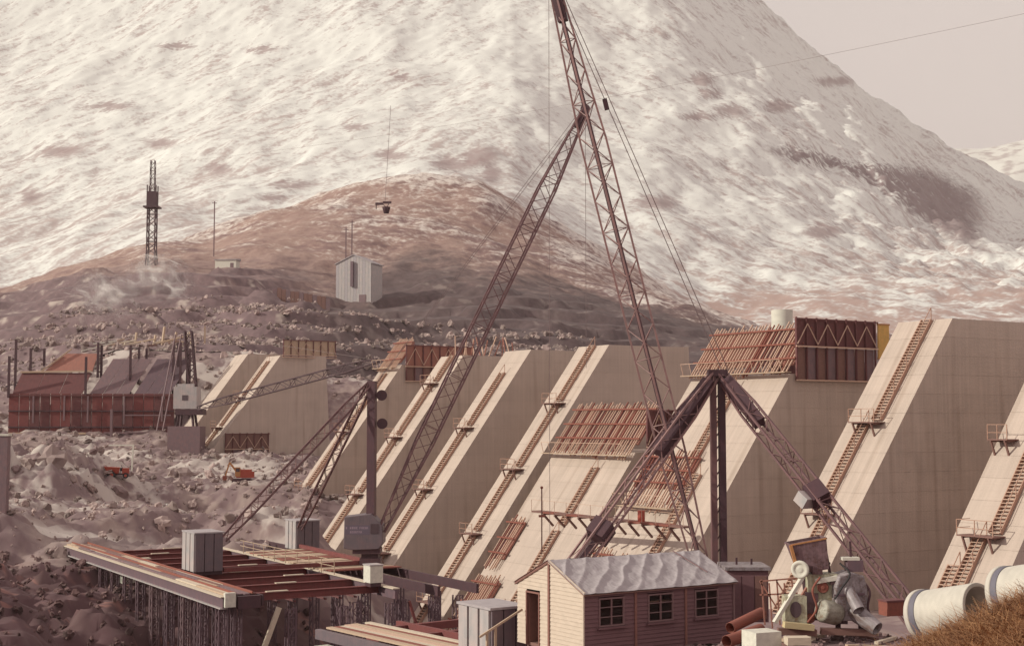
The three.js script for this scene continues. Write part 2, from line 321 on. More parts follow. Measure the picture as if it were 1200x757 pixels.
// crag band on the right-hand spur, in column/sight-line terms of its position on the slope
const crag = (px, py) => {
  const along = (px - 903) / 255, mid = 172 + along * 92 - 14 * Math.sin(clamp(along) * 3.1), wid = 9 + 34 * sstep(0.35, 0.85, along);
  return sstep(-0.05, 0.12, along) * (1 - sstep(0.9, 1.06, along)) * (1 - sstep(0.55, 1.1, Math.abs(py - mid) / wid));
};
const patches = [[560, 182, 26, 12], [574, 200, 12, 14], [530, 190, 28, 9], [250, 196, 20, 8], [180, 165, 20, 6], [28, 228, 14, 10], [60, 175, 30, 7], [455, 180, 22, 6], [410, 145, 18, 5], [340, 215, 24, 6], [315, 230, 18, 5], [466, 85, 12, 5], [825, 88, 16, 10], [860, 125, 20, 9], [820, 132, 26, 5], [915, 120, 22, 8], [835, 105, 18, 6], [965, 270, 24, 10], [1150, 130, 26, 6], [985, 90, 26, 6], [770, 235, 30, 10], [120, 120, 40, 5], [300, 52, 22, 4], [200, 48, 26, 4]];
function mtnH(X, D) {
  let h = rowsH(mtnRows, X, D) + mtnRelief(X, D) * sstep(650, 900, D);
  const px = 600 + F / cp * X / D, py = HORIZON - h / D * F;
  h += crag(px, py) * 7 * Math.abs(fbm(X / 30, D / 40, 4));
  return h;
}
{ // snow-dusted mountain
  const x0 = -1300, x1 = 1500, d0 = 620, d1 = 2300;
  const g = gridMesh(x0, x1, d0, d1, 4, mtnH);
  const nx = (x1 - x0) / 4 + 1, hgt = g.attributes.position.array;
  const t = tex(2048, 2048, (u, v, c) => {
    const X = lerp(x0, x1, u), D = lerp(d0, d1, v);
    const i = Math.min(nx - 1, Math.round((X - x0) / 4)), j = Math.round((D - d0) / 4), h = hgt[(j * nx + i) * 3 + 1];
    const px = 600 + F * X / D, py = HORIZON - h / D * F;
    const lr = sstep(480, 760, px), st = lerp(fbm((X * 0.6 + D * 0.8) / 80, (X * 0.8 - D * 0.6) / 17, 5, 0.62, n2b), fbm((X * 0.7 - D * 0.7) / 70 + 40, (X * 0.7 + D * 0.7) / 19, 5, 0.62, n2b), lr), a = fbm(X / 190, D / 150, 4), b = fbm(X / 16, D / 13, 4, 0.65), fine = fbm(X / 5, D / 5, 3, 0.8, n2b);
    c[0] = 0.72; c[1] = 0.71; c[2] = 0.69;
    const low = sstep(250, 380, py + 22 * a) * sstep(620, 800, px);
    const cover = 0.62 * st + 0.30 * a + 0.40 * b + 0.42 * fine;
    const edge = 0.16 - 0.34 * sstep(60, 330, py) * (1 - sstep(560, 700, px) * 0.65) - 0.40 * low;
    mix3(c, 0.40, 0.325, 0.325, sstep(edge - 0.22, edge + 0.42, cover) * 0.8);
    mix3(c, 0.38, 0.245, 0.215, sstep(edge + 0.14, edge + 0.5, cover) * 0.7 * (low * 0.8 + 0.35));
    const cr = crag(px + 16 * b, py + 7 * st + 6 * fine);
    mix3(c, 0.21, 0.145, 0.155, cr * sstep(-0.55, -0.05, b + 0.5 * fine + 0.45 * sstep(1040, 1110, px)) * 0.92);
    // heather showing through above the knoll
    for (const [cx, cy, rx, ry] of patches) { const q = Math.hypot((px - cx + 12 * b) / rx, (py - cy + 6 * st) / ry); if (q < 1.3) mix3(c, 0.30, 0.21, 0.215, (1 - sstep(0.5, 1.2, q + 0.5 * fine)) * 0.8); }
  });
  t.wrapS = t.wrapT = THREE.ClampToEdgeWrapping;
  struct('mountain', g, new THREE.MeshStandardMaterial({ map: t, roughness: 0.95 }));
}
{ // farther ridge on the right
  const x0 = 900, x1 = 3600, d0 = 3000, d1 = 4600;
  const g = gridMesh(x0, x1, d0, d1, 25, (X, D) => {
    const px = 600 + F * X / D, top = yAt(rowY([[900, 260], [1100, 176], [1150, 176], [1200, 168], [1300, 150], [1700, 120]], px), 4000);
    return top * (0.25 + 0.75 * sstep(2900, 4000, D)) * (1 - 0.5 * sstep(4000, 4600, D)) + fbm(X / 300, D / 300, 4) * 35 * (1 - sstep(3500, 4000, D) * 0.7);
  });
  const t = tex(512, 512, (u, v, c) => { const k = fbm(u * 40, v * 30, 4); c[0] = 0.66; c[1] = 0.64; c[2] = 0.61; mix3(c, 0.40, 0.34, 0.34, sstep(-0.1, 0.5, k)); });
  struct('far_mountain', g, new THREE.MeshStandardMaterial({ map: t, roughness: 0.95 }));
}

// ---------------------------------------------------------------- dam buttresses
const TH = 33.06 * Math.PI / 180, SL = 0.75;                 // bearing of the buttresses, batter of the downstream face
const UX = Math.cos(TH), UD = Math.sin(TH), AX = -Math.sin(TH), AD = Math.cos(TH);
const damPos = t => P(29.7 + AX * t, 0, 106.9 + AD * t);     // foot line of each block at eye level
// local frame of a block: x upstream, y up (eye level 0), z towards the right bank
function block(name, label, t, width, top, base, up = 10, group) {
  const o = thing(name, label, 'dam', damPos(t), TH, group);
  const xu = y => SL * 8.2 + up + 0.06 * (8.2 - y), lift = 1.5, gap = 0.014, ins = 0.02;
  const shape = (y0, y1, e, ft) => {
    const z1 = -e, z0 = -width + e, a = SL * y0 + e, A = SL * y1 + e, b = xu(y0) - e, B = xu(y1) - e, fl = 3.2, fw = 1.1;
    const g = new G();
    g.hexa([V(a, y0, z1), V(b - fl, y0, z1), V(b - fl, y0, z0), V(a, y0, z0)], [V(A, y1, z1), V(B - fl, y1, z1), V(B - fl, y1, z0), V(A, y1, z0)]);
    g.hexa([V(b - fl, y0, z1), V(b, y0, z1 + fw), V(b, y0, z0 - fw), V(b - fl, y0, z0)], [V(B - fl, y1, z1), V(B, y1, z1 + fw), V(B, y1, z0 - fw), V(B - fl, y1, z0)]);
    return g;
  };
  const shift = g => { for (let i = 0; i < g.u.length; i += 2) { g.u[i] += t * 0.83; g.u[i + 1] += t * 0.29; } return g; };
  part('core', shift(shape(base, top - 0.1, ins + 0.01)), concrete[1], o);
  let y1 = top;
  while (y1 > base + 0.2) { const y0 = Math.max(base, y1 - lift); part('concrete_lift', shift(shape(y0 + gap, y1, (rnd() - 0.5) * 0.012)), concrete[Math.floor(rnd() * 4)], o); y1 = y0; }
  return o;
}
const WEB = 5.5, BG = 'buttresses of the dam';
const blocks = {
  b7: block('dam_buttress', 'concrete dam buttress with a stair and railed landing, behind the concrete pipes', -15, WEB, 8.2, -14, 10, BG),
  b6: block('dam_buttress', 'tall concrete dam buttress with one long stair, beside the yellow formwork end', 0, WEB, 8.2, -16, 12, BG),
  s2: block('spillway_block', 'wide concrete dam block with a formwork tier partway down its sloping face', 15, 12.9, 4.2, -21, 12, 'wide blocks of the dam'),
  s1: block('spillway_block', 'lowest wide concrete dam block, its top crowned by red formwork', 30, 13.1, -2.8, -24, 12, 'wide blocks of the dam'),
  b4: block('dam_buttress', 'concrete dam buttress next to the lowest wide block', 45, WEB, 8.2, -25, 10, BG),
  b3: block('dam_buttress', 'concrete dam buttress whose stair stops short of a bare pale top', 60, WEB, 8.35, -22, 10, BG),
  b2: block('dam_buttress', 'concrete dam buttress crossed by the long crane boom near its top', 75, WEB, 8.3, -20, 10, BG),
  b1: block('dam_buttress', 'concrete dam buttress topped with formwork, behind the lettered crane cabin mast', 90, WEB, 7.6, -17, 10, BG),
  f1: block('dam_buttress', 'far concrete buttress across the gap, scaffolding on its top', 135, WEB, 10.7, -6.5, 9.5, BG),
  f2: block('dam_buttress', 'farthest low concrete buttress beside the small crane', 150, WEB, 11.6, -5, 9, BG),
};
// a point on a block's sloping face: height y, across z, off the surface n
const face = (y, z, n = 0) => V(SL * y - n * 0.8, y + n * 0.6, z);

// ---------------------------------------------------------------- access stairs on the sloping faces
function stair(t, label, flights, landings, wide = 0.95, m = M.stairWood) {
  const o = thing('access_stair', label, 'stair', damPos(t), TH, 'stairs up the dam faces');
  for (const [y0, y1, z] of flights) {
    const f = new THREE.Group(); f.name = 'flight'; o.add(f);
    for (const s of [-1, 1]) part('stringer', new G().bar(face(y0, z + s * wide / 2, 0.16), face(y1, z + s * wide / 2, 0.16), 0.07, 0.26, V(0, 0, 1)), m, f);
    const g = new G(), n = Math.floor((y1 - y0) / 0.235);
    for (let i = 0; i <= n; i++) { const y = y0 + (y1 - y0) * i / n, q = face(y, z, 0.22); g.box(q.x, q.y, z, 0.26, 0.045, wide - 0.08); }
    stuff(part('treads', g, M.soldier, f));
    const r = new G(); const k = Math.max(1, Math.round((y1 - y0) / 2.2));
    for (let i = 0; i <= k; i++) { const y = lerp(y0, y1, i / k), a = face(y, z + wide / 2, 0.2); r.bar(a, V(a.x, a.y + 0.95, a.z), 0.05); }
    const a = face(y0, z + wide / 2, 0.2), b = face(y1, z + wide / 2, 0.2); r.bar(V(a.x, a.y + 0.95, a.z), V(b.x, b.y + 0.95, b.z), 0.045);
    part('handrail', r, m, f);
  }
  for (const [y, z, w] of landings) {
    const L = new THREE.Group(); L.name = 'landing'; o.add(L);
    const x = SL * y;
    part('deck', new G().box(x - 0.55, y, z, 1.5, 0.09, w), M.timberDark, L);
    for (const s of [-0.36, 0.36]) {
      const zz = z + s * w, k = new G(); k.bar(V(x - 1.2, y - 0.06, zz), V(x - SL * 1.1 + 0.05, y - 1.1, zz), 0.12); k.bar(V(x - 1.25, y - 0.1, zz), V(x, y - 0.1, zz), 0.12); part('bracket', k, M.timberDark, L);
    }
    const r = new G();
    for (const s of [-0.5, 0, 0.5]) r.bar(V(x - 1.25, y, z + s * w), V(x - 1.25, y + 1.05, z + s * w), 0.05);
    for (const h of [0.5, 1.05]) { r.bar(V(x - 1.25, y + h, z - w / 2), V(x - 1.25, y + h, z + w / 2), 0.04); r.bar(V(x - 1.25, y + h, z - w / 2), V(x + 0.1, y + h, z - w / 2), 0.04); }
    part('railing', r, M.stairWood, L);
  }
  return o;
}
stair(0, 'long timber stair on the tall buttress beside the yellow formwork end', [[0.1, 8.1, -2.4], [-6.8, -0.1, -3.5], [-14.5, -7, -2.6]], [[0, -2.9, 2.6], [-6.9, -3.1, 2.4]]);
stair(-15, 'timber stair with railed landing on the buttress behind the concrete pipes', [[-7.4, 8, -2.2], [-13.5, -7.6, -3.2], [-13.3, -9.6, -4.2]], [[-7.5, -2.9, 2.9], [-1.2, -4.6, 1.6]]);
stair(15, 'timber stair down the wide block below the uppermost formwork', [[-4.2, 3.0, -6.2], [-11.5, -4.6, -4.6], [-19, -11.8, -4.2]], []);
stair(30, 'timber stair down the middle of the lowest wide block', [[-9.6, -4.4, -4.6], [-17, -10.2, -4.9], [-22, -17.2, -6]], []);
stair(45, 'timber stair on the buttress next to the lowest wide block', [[2.2, 8.1, -2.7], [-4.6, 1.8, -2.7], [-11, -5, -3.2], [-17.5, -11.4, -3.2], [-22.5, -17.9, -3.6]], [[2, -2.7, 2.6], [-4.8, -2.9, 2.6], [-11.2, -3.2, 2.4], [-17.7, -3.3, 2.4]]);
stair(60, 'timber stair that stops short of the bare buttress top', [[-0.4, 5.6, -2.7], [-7.2, -0.8, -3.1], [-14, -7.6, -3.3], [-20, -14.4, -3.5]], [[-0.6, -2.8, 2.5], [-7.4, -3.1, 2.5], [-14.2, -3.3, 2.4]]);
stair(75, 'timber stair on the buttress crossed by the long crane boom', [[5, 8.2, -2.4], [-1.6, 4.6, -2.9], [-8.4, -2, -3.0], [-15, -8.8, -3.3]], [[4.8, -2.8, 2.5], [-1.8, -2.9, 2.5], [-8.6, -3.2, 2.5]]);
stair(90, 'timber stair on the formwork-topped buttress behind the lettered crane cabin mast', [[-1, 6.4, -2.9], [-8.4, -1.4, -3], [-13.5, -8.8, -3]], [[-1.2, -2.9, 2.4], [-8.6, -3, 2.4]]);
stair(135, 'pale timber stair on the far scaffolded buttress', [[4.2, 9.8, -3.0], [-0.6, 3.8, -3.3], [-5.6, -1, -3.6]], [[4, -3, 2.2], [-0.8, -3.4, 2.2]]);

// ---------------------------------------------------------------- formwork
const FG = 'formwork on the dam';
// inclined shutter standing on the sloping face: rows of panels, raking soldiers, walings, hung platform
function slopeForm(t, label, zl, zr, y0, y1, o2 = {}) {
  const o = thing('formwork', label, 'formwork', damPos(t), TH, FG);
  const n = Math.max(2, Math.round((zr - zl) / 1.2)), w = (zr - zl) / n;
  for (let i = 0; i < n; i++) {
    const a = zl + i * w + 0.03, b = zl + (i + 1) * w - 0.03, g = new G();
    const q = (y, z, d) => face(y, z, d);
    g.hexa([q(y0, a, 0.3), q(y0, b, 0.3), q(y0, b, 0.1), q(y0, a, 0.1)].reverse(), [q(y1, a, 0.3), q(y1, b, 0.3), q(y1, b, 0.1), q(y1, a, 0.1)].reverse());
    part('shutter_panel', g, rnd() < 0.3 ? M.darkForm : M.redForm, o);
    for (const k of [0.2, 0.52, 0.84]) { const z = lerp(a, b, k) + (rnd() - 0.5) * 0.15; part('soldier', new G().bar(face(y0 - (o2.hang ?? 1.4) * (0.7 + 0.5 * rnd()), z, 0.42), face(y1 + 0.1 + rnd() * 0.5, z, 0.42), 0.085, 0.12), rnd() < 0.8 ? M.soldier : M.rust, o); }
  }
  for (const k of [0.1, 0.5, 0.92]) part('waling', new G().bar(face(lerp(y0, y1, k), zl - 0.2, 0.58), face(lerp(y0, y1, k), zr + 0.2, 0.58), 0.14), M.rust, o);
  if (o2.platform !== false) {
    const py = y0 - (o2.hang ?? 1.4), c = face(py, 0, 0.7);
    part('platform', new G().box(c.x, c.y, (zl + zr) / 2, 0.8, 0.08, zr - zl + 0.8), M.timber, o);
    const r = new G(); for (let i = 0; i <= n; i++) { const z = zl + i * w, b = V(c.x - 0.35, c.y, z); r.bar(b, V(b.x - 0.3, b.y + 1.1, z), 0.045); } r.bar(V(c.x - 0.65, c.y + 1.1, zl), V(c.x - 0.65, c.y + 1.1, zr), 0.045); part('railing', r, M.soldier, o);
  }
  return o;
}
// upright shutter along a flank: panels, studs and a lattice of bracing in front (z = flank plane)
function flankForm(t, label, x0, x1, y0, y1, yb, z = 0, panel = M.darkForm) {
  const o = thing('formwork', label, 'formwork', damPos(t), TH, FG);
  const n = Math.max(2, Math.round((x1 - x0) / 1.3)), w = (x1 - x0) / n;
  for (let i = 0; i < n; i++) part('shutter_panel', new G().box(x0 + (i + 0.5) * w, (y0 + y1) / 2, z + 0.16, w - 0.06, y1 - y0, 0.12), panel, o);
  if (yb < y0 - 0.5) for (let i = 0; i < n; i++) part('lower_board', new G().box(x0 + (i + 0.5) * w, (yb + y0) / 2 - 0.03, z + 0.12, w - 0.1, y0 - yb - 0.1, 0.1), i % 2 ? M.sheet : M.timberDark, o);
  for (let i = 0; i <= n; i++) part('stud', new G().bar(V(x0 + i * w, yb, z + 0.32), V(x0 + i * w, y1 + 0.15, z + 0.32), 0.12, 0.16), M.darkForm, o);
  for (let i = 0; i < n; i += 2) { const a = x0 + i * w, b = Math.min(x1, x0 + (i + 2) * w); part('brace', new G().bar(V(a, y0 + 0.2, z + 0.46), V((a + b) / 2, y1 - 0.4, z + 0.46), 0.07).bar(V((a + b) / 2, y1 - 0.4, z + 0.46), V(b, y0 + 0.2, z + 0.46), 0.07), M.soldier, o); }
  for (const y of [yb + 0.05, y0, y1]) part('waling', new G().bar(V(x0 - 0.2, y, z + 0.5), V(x1 + 0.2, y, z + 0.5), 0.12), y === y1 ? M.darkForm : M.soldier, o);
  return o;
}
slopeForm(15, 'uppermost red formwork crowning the taller wide dam block', -13.0, 0.1, 4.9, 8.2, { hang: 1.0 });
slopeForm(15, 'red formwork tier partway down the taller wide block', -12.2, -5.2, -5.9, -3.2, { hang: 1.9 });
slopeForm(30, 'red formwork crowning the lowest wide dam block', -13.2, 0, -2.2, 1.2, { hang: 1.3 });
slopeForm(30, 'small red shutter low on the wide block, beside the buttress flank', -12.9, -10.4, -13.2, -9.8, { platform: false, hang: 1.2 });
slopeForm(30, 'larger red shutter near the foot of the lowest wide block', -12.8, -8.6, -19.4, -15.2, { hang: 1.8 });
slopeForm(15, 'low red shutter panel above the hut roof, on the taller wide block', -12.4, -9.6, -14.6, -11.6, { platform: false, hang: 0.3 });
slopeForm(15, 'low broad red shutter above the hut roof ridge, beside the stair', -8.4, -5.2, -14.2, -11.9, { platform: false, hang: 0.6 });
slopeForm(90, 'open red formwork frame on the buttress behind the cabin mast', -5.2, -0.3, 7.8, 10.6, { hang: 1.0 });
flankForm(15, 'dark braced side formwork beside the yellow formwork end', 3.6, 13.4, 6.6, 9.0, 3.6);
flankForm(30, 'dark side formwork on the lowest wide dam block', -1.0, 5.4, -2.3, 1.1, -3.6);
flankForm(90, 'red brown side formwork on the buttress behind the cabin mast', 6.2, 16.5, 7.4, 10.2, 5.4, 0, M.redForm);
flankForm(135, 'pale scaffold formwork on the far buttress', 8.4, 17.6, 10.8, 13.2, 10.4, 0, M.timber);
flankForm(135, 'low timber shutter at the foot of the far buttress', -1.2, 6, -4.2, -1.8, -5, 0, M.timberDark);
{ // spike rods standing on the buttress crossed by the boom
  const o = thing('rod_cluster', 'upright starter rods on top of the boom-crossed buttress', 'rods', damPos(75), TH);
  for (let i = 0; i < 14; i++) { const x = 7 + i * 0.62; part('rod', new G().bar(V(x, 8.3, -1.5 - rnd() * 2), V(x + (rnd() - 0.5) * 0.3, 10.2 + rnd() * 0.9, -1.5 - rnd() * 2), 0.11), rnd() < 0.5 ? M.soldier : M.redForm, o); }
}
{ const o = thing('yellow_shutter', 'yellow end shutter panel between the two wall tops', 'formwork', damPos(15), TH, FG);
  part('panel', new G().box(14.4, 7.3, 0.4, 1.4, 3.0, 0.14), M.yellow, o); part('frame', new G().box(14.4, 8.87, 0.42, 1.55, 0.14, 0.2).box(14.4, 5.73, 0.42, 1.55, 0.14, 0.2), M.orange, o); }
{ const o = thing('water_tank', 'cream water tank on top of the taller wide block', 'tank', V(0, 0, 0), 0); o.position.copy(damPos(15)); o.rotation.y = TH;
  part('body', new THREE.CylinderGeometry(1.0, 1.0, 1.9, 20).translate(9.0, 9.5, -7), M.white, o); part('stand', new G().box(9, 6.4, -7, 1.6, 4.3, 1.6), M.darkForm, o); }
{ // timber walkway slung across both wide blocks
  const o = thing('walkway', 'long timber walkway on brackets across the wide dam blocks', 'walkway');
  const A = at(628, 599, 125), B = at(806, 618, 111), d = V().subVectors(B, A), side = V(-d.z, 0, d.x).normalize(); if (side.z < 0) side.negate();
  const n = 12;
  for (let i = 0; i < n; i++) { const p = A.clone().lerp(B, (i + 0.02) / n), q = A.clone().lerp(B, (i + 0.98) / n); part('plank', new G().bar(p, q, 1.1, 0.14, side), rnd() < 0.5 ? M.timberDark : M.rust, o); }
  for (let i = 1; i < n; i++) { const p = A.clone().lerp(B, i / n); const f = p.clone().addScaledVector(side, 0.5), b = p.clone().addScaledVector(side, -0.7); part('bracket', new G().bar(f.clone().setY(p.y - 0.12), b.clone().setY(p.y - 1.2), 0.16).bar(f.clone().setY(p.y - 0.15), b.clone().setY(p.y - 0.15), 0.14), M.timberDark, o); }
  const r = new G(); for (let i = 0; i <= n; i++) { const p = A.clone().lerp(B, i / n).addScaledVector(side, 0.5); r.bar(p, V(p.x, p.y + 1.05, p.z), 0.045); } const a = A.clone().addScaledVector(side, 0.5), b = B.clone().addScaledVector(side, 0.5); a.y += 1.05; b.y += 1.05; r.bar(a, b, 0.03); part('railing', r, M.soldier, o);
  const pd = A.clone().lerp(B, 0.72); pd.y += 0.07;
  const dr = thing('oil_drum', 'small red drum standing on the long timber walkway', 'drum', pd);
  part('body', new THREE.LatheGeometry([[0, 0], [0.29, 0], [0.3, 0.02], [0.3, 0.29], [0.315, 0.3], [0.3, 0.31], [0.3, 0.58], [0.315, 0.59], [0.3, 0.6], [0.3, 0.86], [0.29, 0.88], [0, 0.88]].map(q => new THREE.Vector2(q[0], q[1])), 16), M.redPaint, dr);
}

// ---------------------------------------------------------------- derricks
function lattice(o, name, p, q, wEnd0, wMid, wEnd1, bays, cw, lw, mC, mL, side, taper = 0.16) {   // four-chord lattice member
  const L = p.distanceTo(q), d = V().subVectors(q, p).normalize(), s = side.clone().addScaledVector(d, -side.dot(d)).normalize(), t = V().crossVectors(d, s).normalize();
  const wid = k => k < taper ? lerp(wEnd0, wMid, k / taper) : k > 1 - taper ? lerp(wEnd1, wMid, (1 - k) / taper) : wMid;
  const pt = (k, i, j) => p.clone().addScaledVector(d, L * k).addScaledVector(s, i * wid(k) / 2).addScaledVector(t, j * wid(k) / 2);
  const grp = new THREE.Group(); grp.name = name; o.add(grp);
  const cor = [[-1, -1], [1, -1], [1, 1], [-1, 1]];
  for (const [i, j] of cor) { const g = new G(); const ks = [0, taper, 1 - taper, 1]; for (let a = 1; a < 4; a++) g.bar(pt(ks[a - 1], i, j), pt(ks[a], i, j), cw); part('chord', g, mC, grp); }
  const g = new G();
  for (let b = 0; b < bays; b++) {
    const k0 = b / bays, k1 = (b + 1) / bays;
    for (let f = 0; f < 4; f++) { const [i, j] = cor[f], [i2, j2] = cor[(f + 1) % 4]; if (b % 2 === f % 2) g.bar(pt(k0, i, j), pt(k1, i2, j2), lw); else g.bar(pt(k0, i2, j2), pt(k1, i, j), lw); if (b % 4 === 0) g.bar(pt(k0, i, j), pt(k0, i2, j2), lw); }
  }
  stuff(part('lacing', g, mL, grp));
  return grp;
}
function plated(o, grp, p, q, k0, k1, w, m) { part('plating', new G().bar(p.clone().lerp(q, k0), p.clone().lerp(q, k1), w, w, V(1, 0, 0.3)), m, grp); }
const SIDE = V(0.35, 0, 1);
function sheave(o, c, r, m) { const g = new THREE.CylinderGeometry(r, r, 0.16, 18); g.rotateX(Math.PI / 2); g.translate(c.x, c.y, c.z); return part('sheave', g, m, o); }

const DECK = -11;
{ // derrick on the trestle, boom raised, lettered cabin
  const base = P(-10.9, DECK, 109), o = thing('stiff_leg_derrick', 'stiff-leg derrick with lettered grey cabin on the steel trestle, boom raised', 'crane', base);
  const loc = w => w.clone().sub(base), foot = V(0, 2.2, 0), top = V(0, 14.2, 0);
  part('mast', new G().bar(V(0, 0.6, 0), top, 0.62, 0.62, V(1, 0, 0.2)), M.mast, o);
  const l1 = loc(at(262, 632, 103.2)), l2 = loc(at(352, 618, 123));
  lattice(o, 'stiff_leg', V(-0.2, 14, 0), l1, 0.35, 0.66, 0.4, 20, 0.09, 0.05, M.steelBoom, M.steelPale, V(0, 0, 1));
  lattice(o, 'stiff_leg', V(-0.2, 14, 0), l2, 0.35, 0.6, 0.4, 18, 0.09, 0.05, M.steelBoom, M.steelBoom, V(0, 0, 1));
  const bf = loc(at(447, 622, 108.5)), bt = loc(at(686, 128, 112));
  const bm = lattice(o, 'boom', bf, bt, 0.5, 1.3, 0.4, 34, 0.125, 0.05, M.steelBoom, M.steelBoom, V(0.2, 0, 1), 0.2);
  plated(o, bm, bf, bt, 0.955, 1.0, 0.5, M.steelDark);
  sheave(o, V(0.75, 13.1, 0), 0.42, M.steelDark); sheave(o, V(0.8, 10.9, 0), 0.42, M.steelDark); sheave(o, bt, 0.4, M.steelDark);
  part('hoist_rope', new G().bar(bt, V(bt.x, bt.y - 21, bt.z), 0.035), M.rope, o);
  part('topping_rope', new G().bar(bt, V(0.4, 14.1, 0), 0.035).bar(bt.clone().add(V(-0.3, 0, 0.2)), V(0.2, 13.9, 0.2), 0.035), M.rope, o);
  // cabin: flat front with the far upper corner cut away
  const c = loc(at(425, 624, 108)), w = 2.85, h = 2.35, dpt = 2.3, cab = new THREE.Group(); cab.name = 'cabin'; o.add(cab);
  const fr = [[-w / 2, -h / 2], [-0.9, -h / 2 - 0.12], [w / 2 - 0.25, -h / 2 - 0.05], [w / 2 + 0.08, -h / 2 + 0.35], [w / 2, h / 2 - 0.7], [w / 2 - 0.85, h / 2 + 0.18], [-w / 2 + 0.05, h / 2 - 0.05]];
  const sh = new THREE.Shape(fr.map(q => new THREE.Vector2(q[0], q[1]))), eg = new THREE.ExtrudeGeometry(sh, { depth: dpt, bevelEnabled: true, bevelSize: 0.05, bevelThickness: 0.05, bevelSegments: 2 });
  eg.translate(c.x, c.y, c.z - dpt); part('body', eg, M.cabin, cab);
  part('window', new G().box(c.x + 0.9, c.y + 0.28, c.z + 0.06, 0.62, 0.75, 0.03), M.darkInside, cab);
  { const cv = document.createElement('canvas'); cv.width = 256; cv.height = 96; const x = cv.getContext('2d'); x.fillStyle = '#665866'; x.fillRect(0, 0, 256, 96); x.fillStyle = '#99828f';
    const rr = mulberry(3); // worn sign-writing: two short lines, too faded to read
    const word = (x0, y, n, cw, ch) => { for (let i = 0; i < n; i++) { const u = x0 + i * cw; x.fillRect(u, y, cw * 0.28, ch); if (rr() < 0.7) x.fillRect(u, y, cw * 0.7, ch * 0.22); if (rr() < 0.6) x.fillRect(u + cw * 0.45, y, cw * 0.25, ch); if (rr() < 0.5) x.fillRect(u, y + ch * 0.78, cw * 0.7, ch * 0.22); if (rr() < 0.5) x.fillRect(u, y + ch * 0.4, cw * 0.6, ch * 0.2); } };
    word(8, 16, 1, 20, 24); word(50, 16, 4, 22, 24); word(150, 16, 5, 20, 24); word(52, 60, 7, 18, 22);
    const t = new THREE.CanvasTexture(cv); t.colorSpace = THREE.SRGBColorSpace;
    const pg = new THREE.PlaneGeometry(1.9, 0.72); pg.translate(c.x - 0.42, c.y + 0.2, c.z + 0.056);
    part('lettering', pg, new THREE.MeshStandardMaterial({ map: t, roughness: 0.7 }), cab); }
  part('turntable', new G().box(c.x + 0.25, c.y - 1.45, c.z - 1.1, 2.1, 0.4, 2).box(c.x + 0.5, c.y - 1.95, c.z - 1.1, 1.3, 0.7, 1.4), M.steelDark, cab);
  part('mast_step', new G().box(0, 0.3, 0, 1.6, 0.6, 1.6), M.steelDark, o);
  part('sill_beam', new G().bar(V(0, 0.25, 0), V(l1.x, 0.25, l1.z), 0.3).bar(V(0, 0.25, 0), V(l2.x, 0.25, l2.z), 0.3), M.redSteel, o);
}
